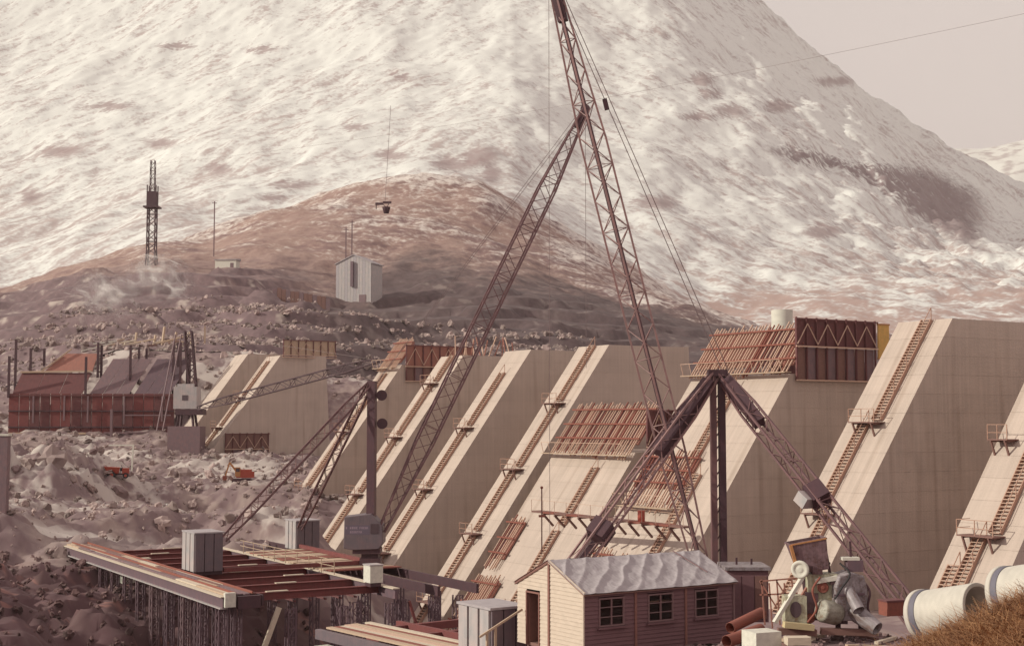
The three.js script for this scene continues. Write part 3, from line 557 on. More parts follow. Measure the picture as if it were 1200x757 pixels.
{ // big derrick behind the hut
  const base = P(9.4, -11, 64), o = thing('stiff_leg_derrick', 'large stiff-leg derrick behind the hut, its twin legs meeting at a black mast', 'crane', base);
  const loc = w => w.clone().sub(base), top = V(0, 13.3, 0);
  const mast = new THREE.Group(); mast.name = 'mast'; o.add(mast);
  part('post', new G().bar(V(-0.22, 0.3, 0), V(-0.2, 13.2, 0), 0.26, 0.42, V(1, 0, 0)), M.steelBoom, mast);
  part('post', new G().bar(V(0.2, 0.3, 0), V(0.18, 13.2, 0), 0.3, 0.42, V(1, 0, 0)), M.steelDark, mast);
  { const g = new G(); for (let i = 0; i < 22; i++) g.bar(V(-0.1, 0.5 + i * 0.58, 0.16), V(0.1, 0.8 + i * 0.58, 0.16), 0.05); part('lacing', g, M.steelDark, mast); }
  part('cap', new G().box(0, 13.25, 0, 0.85, 0.3, 0.6), M.steelDark, mast);
  const l1 = loc(P(-1.2, -10.9, 57.2)), l2 = loc(P(16.5, -9.0, 53.3)), tl = V(-0.1, 13.2, 0), tr = V(0.15, 13.2, 0);
  const a = lattice(o, 'stiff_leg', tl, l1, 0.35, 0.66, 0.4, 24, 0.085, 0.035, M.steelPale, M.steelPale, V(0.3, 0, 1), 0.14);
  plated(o, a, tl, l1, 0.03, 0.27, 0.55, M.steelDark); plated(o, a, tl, l1, 0.50, 0.545, 0.85, M.steelDark);
  part('plating', new G().bar(tl.clone().lerp(l1, 0.56), tl.clone().lerp(l1, 0.95), 0.6, 0.2, V(0, 0, 1)), M.steelDark, a);
  const b = lattice(o, 'stiff_leg', tr, l2, 0.35, 0.62, 0.4, 24, 0.09, 0.035, M.steelBoom, M.steelBoom, V(0.3, 0, 1), 0.14);
  plated(o, b, tr, l2, 0.03, 0.2, 0.52, M.steelDark); plated(o, b, tr, l2, 0.44, 0.49, 0.8, M.steelDark);
  part('ballast_plate', new G().bar(tr.clone().lerp(l2, 0.455).add(V(-0.55, -0.15, 0.1)), tr.clone().lerp(l2, 0.49).add(V(-0.5, -0.1, 0.1)), 0.75, 0.5), M.greySheet, b);
  const bf = loc(at(838, 728, 63)), bt = loc(at(647, -26, 63));
  const bm = lattice(o, 'boom', bf, bt, 0.34, 0.84, 0.3, 40, 0.085, 0.032, M.steelPale, M.steelPale, V(0.8, 0, 1), 0.26);
  part('walk_chord', new G().bar(bf.clone().lerp(bt, 0.04), bf.clone().lerp(bt, 0.93), 0.19), M.steelDark, bm);
  plated(o, bm, bf, bt, 0.93, 1.0, 0.42, M.steelDark);
  sheave(o, bt, 0.4, M.steelDark);
  part('hoist_rope', new G().bar(V(bt.x - 0.15, bt.y, bt.z), V(bt.x - 0.15, bt.y - 26, bt.z), 0.022), M.rope, o);
  const tp = V(0.2, 13.4, 0); part('topping_rope', new G().bar(bt, tp, 0.03).bar(bt.clone().add(V(0.2, 0, 0)), tp.clone().add(V(0.3, 0, 0)), 0.03), M.rope, o);
  const blk = bt.clone().lerp(tp, 0.31); part('rope_block', new G().bar(blk, blk.clone().add(V(0.12, -0.5, 0)), 0.2), M.steelDark, o);
  const cab = new THREE.Group(); cab.name = 'cabin'; o.add(cab);
  const c = loc(at(872, 695, 61.5));
  part('body', new G().box(c.x, c.y, c.z, 1.75, 2.2, 2.2), M.hutShaded, cab);
  part('roof', new G().box(c.x, c.y + 1.16, c.z, 1.95, 0.14, 2.4), M.machGrey, cab);
  for (const k of [-0.55, 0, 0.55]) part('door_panel', new G().box(c.x + k, c.y - 0.05, c.z + 1.12, 0.5, 1.8, 0.05), k > 0.3 ? M.timberDark : M.hutShaded, cab);
  part('roof_fitting', new G().box(c.x - 0.3, c.y + 1.35, c.z, 0.08, 0.35, 0.08).box(c.x + 0.35, c.y + 1.33, c.z, 0.08, 0.3, 0.08), M.steelDark, cab);
}
{ // far derrick by the shuttered foundation
  const base = P(-50.6, -3.4, 218), o = thing('stiff_leg_derrick', 'small far crane with pale cabin, its boom lowered across the far buttress', 'crane', base);
  const loc = w => w.clone().sub(base);
  lattice(o, 'mast', V(1, 7, 0), loc(at(220, 388, 218)), 1.1, 1.1, 1.0, 8, 0.22, 0.12, M.steelDark, M.steelDark, V(1, 0, 0));
  part('cabin', new G().box(0, 7.2, 0, 3.6, 3.4, 3).box(0, 9.1, 0, 2.6, 0.5, 2.4), M.greySheet, o);
  part('window', new G().box(0, 7.2, 1.52, 0.9, 0.8, 0.06), M.darkInside, o);
  part('turntable', new G().box(0.6, 5.0, 0, 4.2, 0.9, 3), M.steelDark, o);
  part('pedestal', new G().box(0, 0.3, 0, 5, 5.0, 4), M.sheet, o);
  for (const [x, z] of [[-1.3, 1.2], [1.3, 1.2], [-1.3, -1.2], [1.3, -1.2]]) part('leg', new G().bar(V(x, 2.6, z), V(x * 0.8, 4.8, z * 0.8), 0.3), M.steelDark, o);
  const bf = loc(at(232, 478, 216)), bt = loc(at(442, 422, 200));
  lattice(o, 'boom', bf, bt, 0.5, 1.15, 0.5, 22, 0.15, 0.08, M.steelDark, M.steelDark, V(0, 0, 1));
  part('topping_rope', new G().bar(bt, loc(at(220, 388, 218)), 0.04), M.rope, o);
  for (const [px, py] of [[183, 505], [190, 505]]) part('stay', new G().bar(loc(at(px, py, 216)), loc(at(px + 22, 392, 219)), 0.16), M.sheet, o);
}

// ---------------------------------------------------------------- ballast boxes
const TG = 30.5 * Math.PI / 180;
function ballast(label, corner, w, h, l, turn = TG) {     // corner: near bottom edge; runs upstream (x) and away (-z)
  const o = thing('ballast_box', label, 'ballast box', corner, turn, 'derrick ballast boxes');
  part('core', new G().box(w / 2, h / 2 + 0.25, -l / 2, w - 0.1, h, l - 0.1), M.steelDark, o);
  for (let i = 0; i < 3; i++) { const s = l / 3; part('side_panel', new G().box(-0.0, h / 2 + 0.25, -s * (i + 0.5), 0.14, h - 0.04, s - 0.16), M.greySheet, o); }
  for (let i = 0; i < 3; i++) { const s = w / 3; part('front_panel', new G().box(s * (i + 0.5), h / 2 + 0.25, -0.0, s - 0.06, h - 0.04, 0.1), M.cabin, o); }  // darker than the side panels: the near face's shade is in the colour
  part('lid', new G().box(w / 2, h + 0.3, -l / 2, w + 0.16, 0.1, l + 0.16), M.felt, o);
  for (const z of [-0.3, -l + 0.3]) part('skid', new G().box(w / 2, 0.12, z, w, 0.24, 0.3), M.steelDark, o);
  return o;
}
ballast('grey ribbed ballast box standing on the planked girder of the trestle', at(227.5, 675, 102), 2.1, 2.75, 2.9);
ballast('grey ribbed ballast box at the far corner of the trestle beside crane leg', at(347, 648, 123), 2.15, 2.45, 2.6);
ballast('large grey ribbed ballast box beside the hut doorway', P(-0.85, -10.4, 57), 1.75, 2.6, 2.5, TH);

// ---------------------------------------------------------------- steel trestle under the first derrick
{
  const o = thing('steel_trestle', 'steel trestle on lattice posts with red cross beams, under the lettered crane', 'trestle', P(-18.3, DECK, 89.8), TG);
  // local: x upstream, z towards the camera, origin at the near outer end of the planked girder
  const LEN = 47;
  const plank = (name, x, w, y, th, z0, z1, m) => part(name, new G().box(x, y, (z0 + z1) / 2, w, th, Math.abs(z1 - z0)), m, o);
  plank('girder', 0.0, 0.16, -0.42, 0.66, 0, -LEN, M.greyDark); plank('girder_flange', 0, 0.45, -0.07, 0.06, 0, -LEN, M.timberPale); plank('girder_flange', 0, 0.5, -0.79, 0.08, 0, -LEN, M.greySheet);
  plank('girder', 2.6, 0.16, -0.42, 0.66, 0, -LEN, M.steelDark);
  const widths = [0.4, 0.42, 0.42, 0.42, 0.42]; let x = 0.35;
  for (const w of widths) { let z = 0.15 - rnd(); while (z > -LEN) { const z1 = Math.max(-LEN, z - 4 - rnd() * 2); plank('deck_plank', x, w - 0.05, 0.0 + rnd() * 0.05, 0.09, z, z1 + 0.05, [M.timber, M.timberDark, M.timberPale, M.sheet][Math.floor(rnd() * 4)]); z = z1; } x += w; }
  for (const rx of [0.75, 1.9]) plank('rail', rx, 0.08, 0.13, 0.14, 0, -LEN, M.rust);
  plank('end_stop', 0.35, 0.7, -0.25, 0.9, 0.25, -0.1, M.white);
  plank('end_beam', 1.6, 1.5, -0.45, 0.8, 0.3, -0.1, M.steelDark);
  // second girder line, and the strip carrying the mast
  for (const [gx, m] of [[11.4, M.greyDark], [14.6, M.steelDark], [17.6, M.steelDark]]) { plank('girder', gx, 0.2, -0.42, 0.64, 1.5, -LEN + 6, m); }
  plank('girder_flange', 11.4, 0.5, -0.06, 0.07, 1.5, -LEN + 6, M.timberPale);
  for (let i = 0; i < 16; i++) plank('deck_plank', 14.4 + (rnd() - 0.5) * 0.4, 5.8, 0.02 + rnd() * 0.04, 0.08, -10 - i * 1.15, -10.9 - i * 1.15, rnd() < 0.5 ? M.timber : M.rust);
  for (let i = 0; i < 9; i++) {
    const z = -1.2 - i * 4.3; const c = part('cross_beam', new G().box(7, -0.32, z, 9.0, 0.42, 0.18).box(7, -0.1, z, 9.0, 0.05, 0.4).box(7, -0.54, z, 9.0, 0.05, 0.4), M.redSteel, o);
    part('loose_board', new G().box(4 + ((i * 2.3) % 5), -0.04, z, 1.5, 0.06, 0.34), M.timberPale, c);
  }
  for (let i = 0; i < 7; i++) part('beam_tie', new G().bar(V(3 + i * 1.1, -0.75, -1), V(3.6 + i * 1.1, -0.75, -34), 0.12), M.darkForm, o);
  // lattice posts
  const post = (px, z, yTop) => {
    const wp = V(px, 0, z).applyAxisAngle(V(0, 1, 0), TG).add(o.position); const g0 = groundH(wp.x, -wp.z) - 0.3 - DECK; if (g0 > yTop - 1) return;
    const g = new G(), s = 0.26; for (const a of [-1, 1]) for (const b of [-1, 1]) g.bar(V(px + a * s, yTop, z + b * s), V(px + a * s, g0, z + b * s), 0.09);
    const n = Math.floor((yTop - g0) / 0.62); for (let i = 0; i < n; i++) { const y0 = yTop - i * 0.62, y1 = y0 - 0.62, f = i % 2 ? 1 : -1; g.bar(V(px - f * s, y0, z + s), V(px + f * s, y1, z + s), 0.055); g.bar(V(px - s, y0, z - f * s), V(px - s, y1, z + f * s), 0.055); g.bar(V(px - s, y0, z + s), V(px + s, y0, z + s), 0.05); }
    part('lattice_post', g, rnd() < 0.75 ? M.greyDark : M.sheet, o);
  };
  for (let i = 0; i < 11; i++) { post(0.1, -0.7 - i * 3.7, -0.85); post(1.2, -1.0 - i * 3.7, -0.85); if (i % 2) post(2.6, -2.4 - i * 3.7, -0.85); }
  for (let i = 0; i < 8; i++) post(11.4, 0.6 - i * 4.4, -1.1);
  for (const x of [4.6, 8.0, 9.6, 13, 15.6, 17.4]) post(x, 0.4 - (x % 2), -1.1);
  for (let i = 0; i < 4; i++) post(17.2, -4 - i * 6, -1.1);
  part('raking_strut', new G().bar(V(3.6, -0.9, 0.3), V(1.6, -6, 0.3), 0.28), M.timberPale, o);
  part('raking_strut', new G().bar(V(12.6, -1, 1), V(15, -8, 1), 0.16), M.redSteel, o);
  part('raking_strut', new G().bar(V(5.4, -4.5, 1.6), V(3.2, -9.5, 1.6), 0.2), M.timber, o);
  { const g = new G(); for (let i = 0; i < 9; i++) g.bar(V(11.0, 0, -8 - i * 2.4), V(11.0, 1.05, -8 - i * 2.4), 0.05); g.bar(V(11, 1.05, -8), V(11, 1.05, -28), 0.04).bar(V(11, 0.6, -8), V(11, 0.6, -28), 0.04); part('handrail', g, M.timber, o); }
}
{ const o = thing('switch_box', 'small white box on the near end of the trestle', 'box', at(437, 687, 96), TG); part('cabinet', new G().box(0, 0.85, 0, 0.95, 1.15, 1.1), M.white, o); part('lid', new G().box(0, 1.46, 0, 1.05, 0.07, 1.2), M.greySheet, o); part('plinth', new G().box(0, 0.13, 0, 0.8, 0.26, 0.9), M.steelDark, o); }
{ // lower trestle of the second derrick, only its far end shows
  const o = thing('steel_trestle', 'low trestle deck with pale steel edge beside the large ballast box', 'trestle', at(372, 736, 74), 38 * Math.PI / 180);
  const g0 = V(0, 0, 0);
  part('girder', new G().box(0, -0.3, 9, 0.3, 0.5, 18), M.cabin, o); part('girder', new G().box(3.1, -0.5, 9, 0.25, 0.9, 18), M.redSteel, o); part('girder', new G().box(5.0, -0.5, 9, 0.25, 0.9, 18), M.redSteel, o);
  for (let i = 0; i < 7; i++) part('deck_plank', new G().box(0.35 + i * 0.42, 0.02 + rnd() * 0.05, 9 + rnd() * 0.6, 0.36, 0.09, 17.6), [M.timber, M.rust, M.timberPale, M.soldier][i % 4], o);
  for (let i = 0; i < 5; i++) part('cross_beam', new G().box(6.5, -0.35, 1 + i * 3.2, 8, 0.4, 0.3), M.redSteel, o);
  for (let i = 0; i < 6; i++) for (const x of [0.2, 5]) { const g = new G(), z = 0.4 + i * 2.6; for (const a of [-0.25, 0.25]) g.bar(V(x + a, -0.9, z), V(x + a, -13, z), 0.1); for (let k = 0; k < 18; k++) g.bar(V(x + (k % 2 ? 0.25 : -0.25), -1 - k * 0.65, z), V(x + (k % 2 ? -0.25 : 0.25), -1.65 - k * 0.65, z), 0.06); part('lattice_post', g, M.greyDark, o); }
  for (let i = 0; i < 3; i++) part('post_cap', new G().box(0.2, -0.95, 0.4 + i * 2.6, 0.8, 0.1, 0.8), M.white, o);
}

// ---------------------------------------------------------------- site hut
{
  const wd = 4.5, ln = 7.48, ev = 2.35, rise = 1.0, o = thing('site_hut', 'weatherboarded timber hut with pale gable and rumpled grey felt roof', 'hut', P(2.69, -8.75, 53), TH);
  // local: x along the long side, z = 0 is the windowed side, gable at x = 0, z runs to -wd
  part('floor', new G().box(ln / 2, 0.02, -wd / 2, ln - 0.1, 0.12, wd - 0.1), M.timberDark, o);
  const wins = [[0.68, 1.88], [3.04, 4.3], [5.4, 6.62]], wy0 = ev - 1.3, wy1 = ev - 0.22;
  const long = new THREE.Group(); long.name = 'wall'; o.add(long);
  const bh = 0.155, nb = Math.ceil(ev / bh);
  for (let i = 0; i < nb; i++) {
    const y0 = i * bh, y1 = Math.min(ev, y0 + bh + 0.012); let segs = [[0, ln]];
    if (y1 > wy0 && y0 < wy1) segs = [[0, wins[0][0]], [wins[0][1], wins[1][0]], [wins[1][1], wins[2][0]], [wins[2][1], ln]];
    for (const [a, b] of segs) { const lean = 0.036; part('board', new G().hexa([V(a, y0, lean), V(b, y0, lean), V(b, y0, -0.03), V(a, y0, -0.03)], [V(a, y1, 0.002), V(b, y1, 0.002), V(b, y1, -0.03), V(a, y1, -0.03)]), M.hutShaded, long); }
  }
  part('lining', new G().box(ln / 2, wy0 / 2, -0.06, ln, wy0, 0.04), M.timberDark, long);
  for (const [a, b] of wins) {
    const w = new THREE.Group(); w.name = 'window'; o.add(w); const cx = (a + b) / 2, cy = (wy0 + wy1) / 2, ww = b - a, hh = wy1 - wy0;
    part('frame', new G().box(a + 0.03, cy, 0.01, 0.06, hh, 0.09).box(b - 0.03, cy, 0.01, 0.06, hh, 0.09).box(cx, wy1 - 0.03, 0.01, ww - 0.12, 0.06, 0.09).box(cx, wy0 + 0.03, 0.01, ww - 0.12, 0.06, 0.09).box(cx, cy, 0.012, 0.05, hh - 0.12, 0.07), M.frame, w);
    for (const k of [1, 2]) for (const s of [-1, 1]) part('glazing_bar', new G().box(cx + s * ww / 4 * 0.94, wy0 + hh * k / 3, 0.012, ww / 2 - 0.09, 0.03, 0.05), M.frame, w);
    for (let r = 0; r < 3; r++) for (const s of [-1, 1]) part('pane', new THREE.PlaneGeometry(ww / 2 - 0.09, hh / 3 - 0.02).translate(cx + s * (ww / 4 - 0.012), wy0 + hh * (r + 0.5) / 3, -0.008), M.glass, w);
    part('sill', new G().box(cx, wy0 - 0.05, 0.05, ww + 0.16, 0.07, 0.16), M.hutShaded, w);
  }
  for (const x of [2.43, 4.93]) part('batten', new G().box(x, ev / 2, 0.045, 0.1, ev - 0.03, 0.05), M.hutTrim, o);
  part('corner_board', new G().box(ln - 0.04, ev / 2, 0.04, 0.08, ev - 0.03, 0.05), M.frame, o);
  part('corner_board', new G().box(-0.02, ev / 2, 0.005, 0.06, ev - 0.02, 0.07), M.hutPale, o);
  // gable, with the doorway
  const gab = new THREE.Group(); gab.name = 'gable'; o.add(gab);
  const d0 = -3.85, d1 = -2.9, dh = ev - 0.26, gl = 0.034;
  for (let i = 0; i * bh < ev + rise; i++) {
    const y0 = i * bh, y1 = y0 + bh + 0.01; const ins = y => y <= ev ? 0 : (y - ev) / rise * wd / 2; let segs = [[-wd + ins(y0), -ins(y0), -wd + ins(y1), -ins(y1)]];
    if (segs[0][2] > segs[0][3]) { const m = (segs[0][2] + segs[0][3]) / 2; segs[0][2] = segs[0][3] = m; }
    if (y0 < dh - 0.02) segs = [[-wd, d0, -wd, d0], [d1, 0, d1, 0]];
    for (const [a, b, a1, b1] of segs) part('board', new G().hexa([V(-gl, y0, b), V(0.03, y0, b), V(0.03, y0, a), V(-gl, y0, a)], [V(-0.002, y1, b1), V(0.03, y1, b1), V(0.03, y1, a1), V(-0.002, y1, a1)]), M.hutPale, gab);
  }
  part('batten', new G().box(-0.045, (ev + rise) / 2, -wd / 2, 0.045, ev + rise - 0.15, 0.11), M.hutTrim, gab);
  for (const s of [0, 1]) { const a = V(-0.05, ev - 0.02, s ? -wd - 0.12 : 0.12), b = V(-0.05, ev + rise + 0.02, -wd / 2); part('barge_board', new G().bar(a, b, 0.13, 0.05, V(0, 1, 0)), s ? M.hutTrim : M.hutPale, gab); }
  const door = new THREE.Group(); door.name = 'doorway'; o.add(door);
  part('jamb', new G().box(-0.01, dh / 2, d0 + 0.03, 0.1, dh, 0.06).box(-0.01, dh / 2, d1 - 0.03, 0.1, dh, 0.06).box(-0.01, dh - 0.03, (d0 + d1) / 2, 0.1, 0.06, d1 - d0 - 0.12), M.hutTrim, door);
  part('door_leaf', new G().box(0.5, dh / 2 - 0.03, d0 + 0.08, 0.9, dh - 0.12, 0.045), M.hutTrim, door);   // standing open inwards
  // other walls
  part('back_wall', new G().box(ln / 2, ev / 2, -wd + 0.03, ln - 0.08, ev, 0.06), M.hutShaded, o);
  { const g = new G(), x = ln - 0.03; g.quad(V(x, 0, 0), V(x, 0, -wd), V(x, ev, -wd), V(x, ev, 0)); g.tri(V(x, ev, 0), V(x, ev, -wd), V(x, ev + rise, -wd / 2)); part('end_wall', g, M.hutShaded, o); }
  part('table', new G().box(4, 0.75, -1.1, 3, 0.06, 0.9).box(2.7, 0.36, -1.1, 0.08, 0.72, 0.8).box(5.3, 0.36, -1.1, 0.08, 0.72, 0.8), M.timber, o);
  part('shelf', new G().box(4.3, 1.75, -0.6, 1.6, 0.04, 0.3), M.timberPale, o);
  // felt roof: two rumpled slopes, edges turned down
  const ov = 0.16, rx0 = -0.12, rx1 = ln + 0.12, NX = 300, NZ = 60, sl = rise / (wd / 2);
  for (const s of [0, 1]) {
    const pos = [], uv = [], idx = [];
    for (let j = 0; j <= NZ; j++) for (let i = 0; i <= NX; i++) {
      const x = lerp(rx0, rx1, i / NX), r = j / NZ, dz = r * (wd / 2 + ov);                     // dz: distance from the ridge
      const q = x + dz * 0.95 * (s ? -1 : 1) + 0.3 * fbm(x * 0.35, dz * 0.3 + s * 9, 2), fold = Math.pow(1 - Math.abs(Math.sin(q * 3.3)), 1.7) * (0.45 + 0.55 * clamp(0.6 + 1.2 * fbm(q * 0.7 + 4, dz * 0.5 + s * 3, 2)));
      const bump = 0.085 * fold + 0.035 * fbm(x * 1.1, dz * 1.3 + s * 5, 3) + 0.008 * fbm(x * 6, dz * 6, 2);
      const edge = sstep(0, 0.06, r) * (1 - sstep(0.94, 1, r)) * sstep(0, 0.02, i / NX) * (1 - sstep(0.98, 1, i / NX));
      pos.push(x, ev + rise + 0.06 - dz * sl + bump * (0.25 + 0.75 * edge), -wd / 2 + (s ? -dz : dz)); uv.push(x, dz);
      if (i && j) { const a = (j - 1) * (NX + 1) + i - 1, b = a + 1, c = b + NX + 1, d = c - 1; s ? idx.push(a, b, c, a, c, d) : idx.push(a, c, b, a, d, c); }
    }
    const g = new THREE.BufferGeometry(); g.setAttribute('position', new THREE.Float32BufferAttribute(pos, 3)); g.setAttribute('uv', new THREE.Float32BufferAttribute(uv, 2)); g.setIndex(idx); g.computeVertexNormals();
    const r = part('roof_slope', g, M.felt, o);
    part('roof_boarding', new G().hexa([V(rx0 + 0.04, ev + rise - (wd / 2 + ov) * sl - 0.02, -wd / 2 + (s ? -1 : 1) * (wd / 2 + ov - 0.02)), V(rx1 - 0.04, ev + rise - (wd / 2 + ov) * sl - 0.02, -wd / 2 + (s ? -1 : 1) * (wd / 2 + ov - 0.02)), V(rx1 - 0.04, ev + rise - 0.02, -wd / 2), V(rx0 + 0.04, ev + rise - 0.02, -wd / 2)],
      [V(rx0 + 0.04, ev + rise - (wd / 2 + ov) * sl + 0.02, -wd / 2 + (s ? -1 : 1) * (wd / 2 + ov - 0.02)), V(rx1 - 0.04, ev + rise - (wd / 2 + ov) * sl + 0.02, -wd / 2 + (s ? -1 : 1) * (wd / 2 + ov - 0.02)), V(rx1 - 0.04, ev + rise + 0.02, -wd / 2), V(rx0 + 0.04, ev + rise + 0.02, -wd / 2)]), M.timberDark, r);
  }
  // lap seam across the far end of the felt
  part('felt_seam', new G().bar(V(ln - 1.35, ev + rise + 0.12, -wd / 2 + 0.05), V(ln - 0.9, ev + 0.02 + 0.35, -0.55), 0.05, 0.03), M.frame, o);
  part('step_rail', new G().bar(V(-1.9, 0.35, -4.35), V(-0.15, 1.35, -3.95), 0.08).bar(V(-1.6, 0.5, -4.28), V(-1.6, -0.9, -4.28), 0.08).bar(V(-1.25, 0.7, -4.2), V(-1.25, -0.9, -4.2), 0.08), M.timber, o);
}

// ---------------------------------------------------------------- concrete mixer on the right
function lathe(pts, n = 28) { return new THREE.LatheGeometry(pts.map(q => new THREE.Vector2(q[0], q[1])), n); }
{
  const D = 50, base = at(975, 742, D), o = thing('concrete_mixer', 'battered cream and grey concrete mixer with raised loading hopper', 'mixer', base);
  const q = (px, py, dz = 0) => at(px, py, D).sub(base).add(V(0, 0, dz));
  // loading hopper: open tapering box seen on its dark side
  { const g = new G(), z = 0.1, dp = 1.0; const A = q(927, 639), B = q(969, 631), Cc = q(972, 667), Dd = q(936, 673); const bk = p => V(p.x, p.y, p.z - dp), bk2 = p => V(p.x * 0.97, p.y + 0.12, p.z - dp * 0.6);
    g.quad(Dd, Cc, B, A); g.quad(A, bk(A), bk2(Dd), Dd); g.quad(B, Cc, bk2(Cc), bk(B)); g.quad(bk(B), bk2(Cc), bk2(Dd), bk(A)); g.quad(Dd, bk2(Dd), bk2(Cc), Cc);
    const hp = part('hopper', g, M.hopper, o);
    part('rim', new G().bar(A, Dd, 0.16, 0.1).bar(A, B, 0.05), M.orange, hp); part('rim', new G().bar(A, bk(A), 0.06).bar(B, bk(B), 0.06).bar(bk(A), bk(B), 0.06), M.hopper, hp); }
  { const c = q(937, 667, 0.15); const g = lathe([[0, 0.05], [0.08, 0.06], [0.1, 0.03], [0.2, 0.03], [0.22, 0.07], [0.3, 0.07], [0.32, 0], [0.3, -0.06], [0, -0.06]]); g.rotateX(Math.PI / 2); g.rotateY(-0.35); g.translate(c.x, c.y, c.z); part('hopper_wheel', g, M.white, o); }
  part('cross_member', new G().bar(q(955, 681, 0.1), q(992, 675, 0.05), 0.2, 0.16), M.white, o);
  part('body', new G().box(...q(966, 694, -0.45).toArray(), 1.1, 1.25, 0.9), M.cream, o);
  part('body_panel', new G().box(...q(952, 711, -0.02).toArray(), 0.45, 0.95, 0.12), M.hopper, o);
  // drum housing with discharge chute
  { const c = q(993, 703, -0.15); const g = new G(); const w = 0.55, prof = [[-w, -0.75], [-w, 0.35], [-w * 0.75, 0.72], [0, 0.85], [w * 0.75, 0.72], [w, 0.3], [w * 0.95, -0.75]]; const sh = new THREE.Shape(prof.map(p => new THREE.Vector2(p[0], p[1]))); const e = new THREE.ExtrudeGeometry(sh, { depth: 0.8, bevelEnabled: true, bevelSize: 0.05, bevelThickness: 0.05, bevelSegments: 2 }); e.rotateY(0.15); e.translate(c.x, c.y + 0.1, c.z - 0.4); const hs = part('drum_housing', e, M.machGrey, o);
    part('rim', new G().bar(V(c.x - 0.52, c.y + 0.2, c.z + 0.5), V(c.x + 0.56, c.y + 0.24, c.z + 0.42), 0.07), M.greyDark, hs); }
  const tube = (a, b, r0, r1, m, name) => { const d = V().subVectors(b, a), L = d.length(); const g = lathe([[r0, 0], [r1, L], [r1 * 0.8, L], [r1 * 0.75, L - 0.25], [0, L - 0.25]]); g.applyQuaternion(new THREE.Quaternion().setFromUnitVectors(V(0, 1, 0), d.clone().normalize())); g.translate(a.x, a.y, a.z); return part(name, g, m, o); };
  tube(q(993, 690, 0.2), q(1001, 712, 0.75), 0.2, 0.22, M.machGrey, 'chute');
  tube(q(1001, 716, 0.1), q(1022, 733, 0.8), 0.34, 0.25, M.machGrey, 'discharge_spout');
  { const c = q(970, 716, 0.25); const g = lathe([[0, 0.42], [0.3, 0.4], [0.4, 0.3], [0.42, -0.3], [0.36, -0.42], [0, -0.42]]); g.rotateZ(Math.PI / 2 - 0.2); g.rotateY(0.5); g.translate(c.x, c.y, c.z); part('mixing_drum', g, mat(0.42, 0.38, 0.32, 0.6, { map: sized(grimeTex, 1.6) }), o); }
  // engine box with vent, cream
  { const c = q(932, 714, -0.1); part('engine_cover', new G().box(c.x, c.y, c.z, 0.75, 0.95, 0.7), M.cream, o); const g = new THREE.CylinderGeometry(0.2, 0.2, 0.05, 20); g.scale(1, 1, 1.4); g.rotateX(Math.PI / 2); g.translate(c.x - 0.02, c.y + 0.02, c.z + 0.36); part('engine_vent', g, M.darkInside, o); }
  { const c = q(1002, 663, -0.1); part('winch', new G().box(c.x, c.y, c.z, 0.55, 0.4, 0.5), M.greyDark, o); part('winch_guard', new G().box(c.x - 0.15, c.y + 0.25, c.z + 0.05, 0.6, 0.1, 0.4), M.white, o); part('exhaust', new G().bar(V(c.x - 0.1, c.y + 0.2, c.z), V(c.x - 0.12, c.y + 0.85, c.z), 0.07), M.steelDark, o); }
  part('skip_track', new G().bar(q(940, 676, 0.1), q(906, 728, 0.35), 0.2, 0.12), M.white, o);
  part('skip_track', new G().bar(q(948, 690, -0.2), q(918, 735, 0), 0.12), M.redForm, o);
  { const g = new G(); for (let i = 0; i < 5; i++) { const a = q(897 + i * 9, 682 + (i % 2) * 4, -0.7); g.bar(a, V(a.x + 0.1, a.y - 1.6, a.z), 0.05); } g.bar(q(895, 684, -0.7), q(940, 680, -0.7), 0.05).bar(q(895, 700, -0.7), q(940, 698, -0.7), 0.05).bar(q(895, 684, -0.7), q(915, 715, -0.7), 0.05).bar(q(915, 684, -0.7), q(935, 715, -0.7), 0.05); part('guard_frame', g, M.redForm, o); }
  { const tubeP = (pts, rad, m, name) => part(name, new THREE.TubeGeometry(new THREE.CatmullRomCurve3(pts), 24, rad, 7), m, o);
    tubeP([q(985, 660, 0), q(994, 672, 0.3), q(983, 688, 0.45), q(975, 700, 0.5)], 0.035, M.tyre, 'hose');
    tubeP([q(960, 676, 0.2), q(950, 690, 0.4), q(955, 712, 0.35), q(945, 728, 0.3)], 0.04, M.rust, 'hose');
    tubeP([q(1008, 676, 0.1), q(1018, 692, 0.2), q(1016, 712, 0.2), q(1024, 728, 0.1)], 0.045, M.steelDark, 'hose');
    for (const [x, y, rad] of [[964, 688, 0.2], [949, 724, 0.17], [1011, 690, 0.16]]) { const c = q(x, y, 0.12); part('pulley', lathe([[0, 0.04], [rad * 0.3, 0.05], [rad * 0.4, 0.02], [rad * 0.85, 0.02], [rad, 0.05], [rad, -0.05], [0, -0.05]], 20).rotateX(Math.PI / 2).translate(c.x, c.y, c.z), M.rust, o); }
    for (const [x, y, w, h] of [[978, 681, 0.3, 0.22], [958, 668, 0.35, 0.3], [985, 726, 0.5, 0.3], [948, 700, 0.2, 0.35], [1008, 722, 0.3, 0.45]]) { const c = q(x, y, -0.1); part('fitting', new G().box(c.x, c.y, c.z, w, h, 0.4), rnd() < 0.5 ? M.greyDark : M.hopper, o); }
    const g = new G(); g.bar(q(940, 640, -0.6), q(948, 700, -0.5), 0.1).bar(q(970, 634, -0.6), q(982, 700, -0.5), 0.1).bar(q(943, 668, -0.6), q(978, 662, -0.6), 0.08).bar(q(943, 668, -0.6), q(980, 692, -0.5), 0.06).bar(q(1000, 675, -0.4), q(1014, 735, -0.4), 0.09); part('hopper_frame', g, M.steelDark, o); }
  for (const [a, b] of [[910, 955], [960, 1025]]) part('skid', new G().bar(q(a, 738, 0.3), q(b, 740, 0.3), 0.26, 0.22), M.timberDark, o);
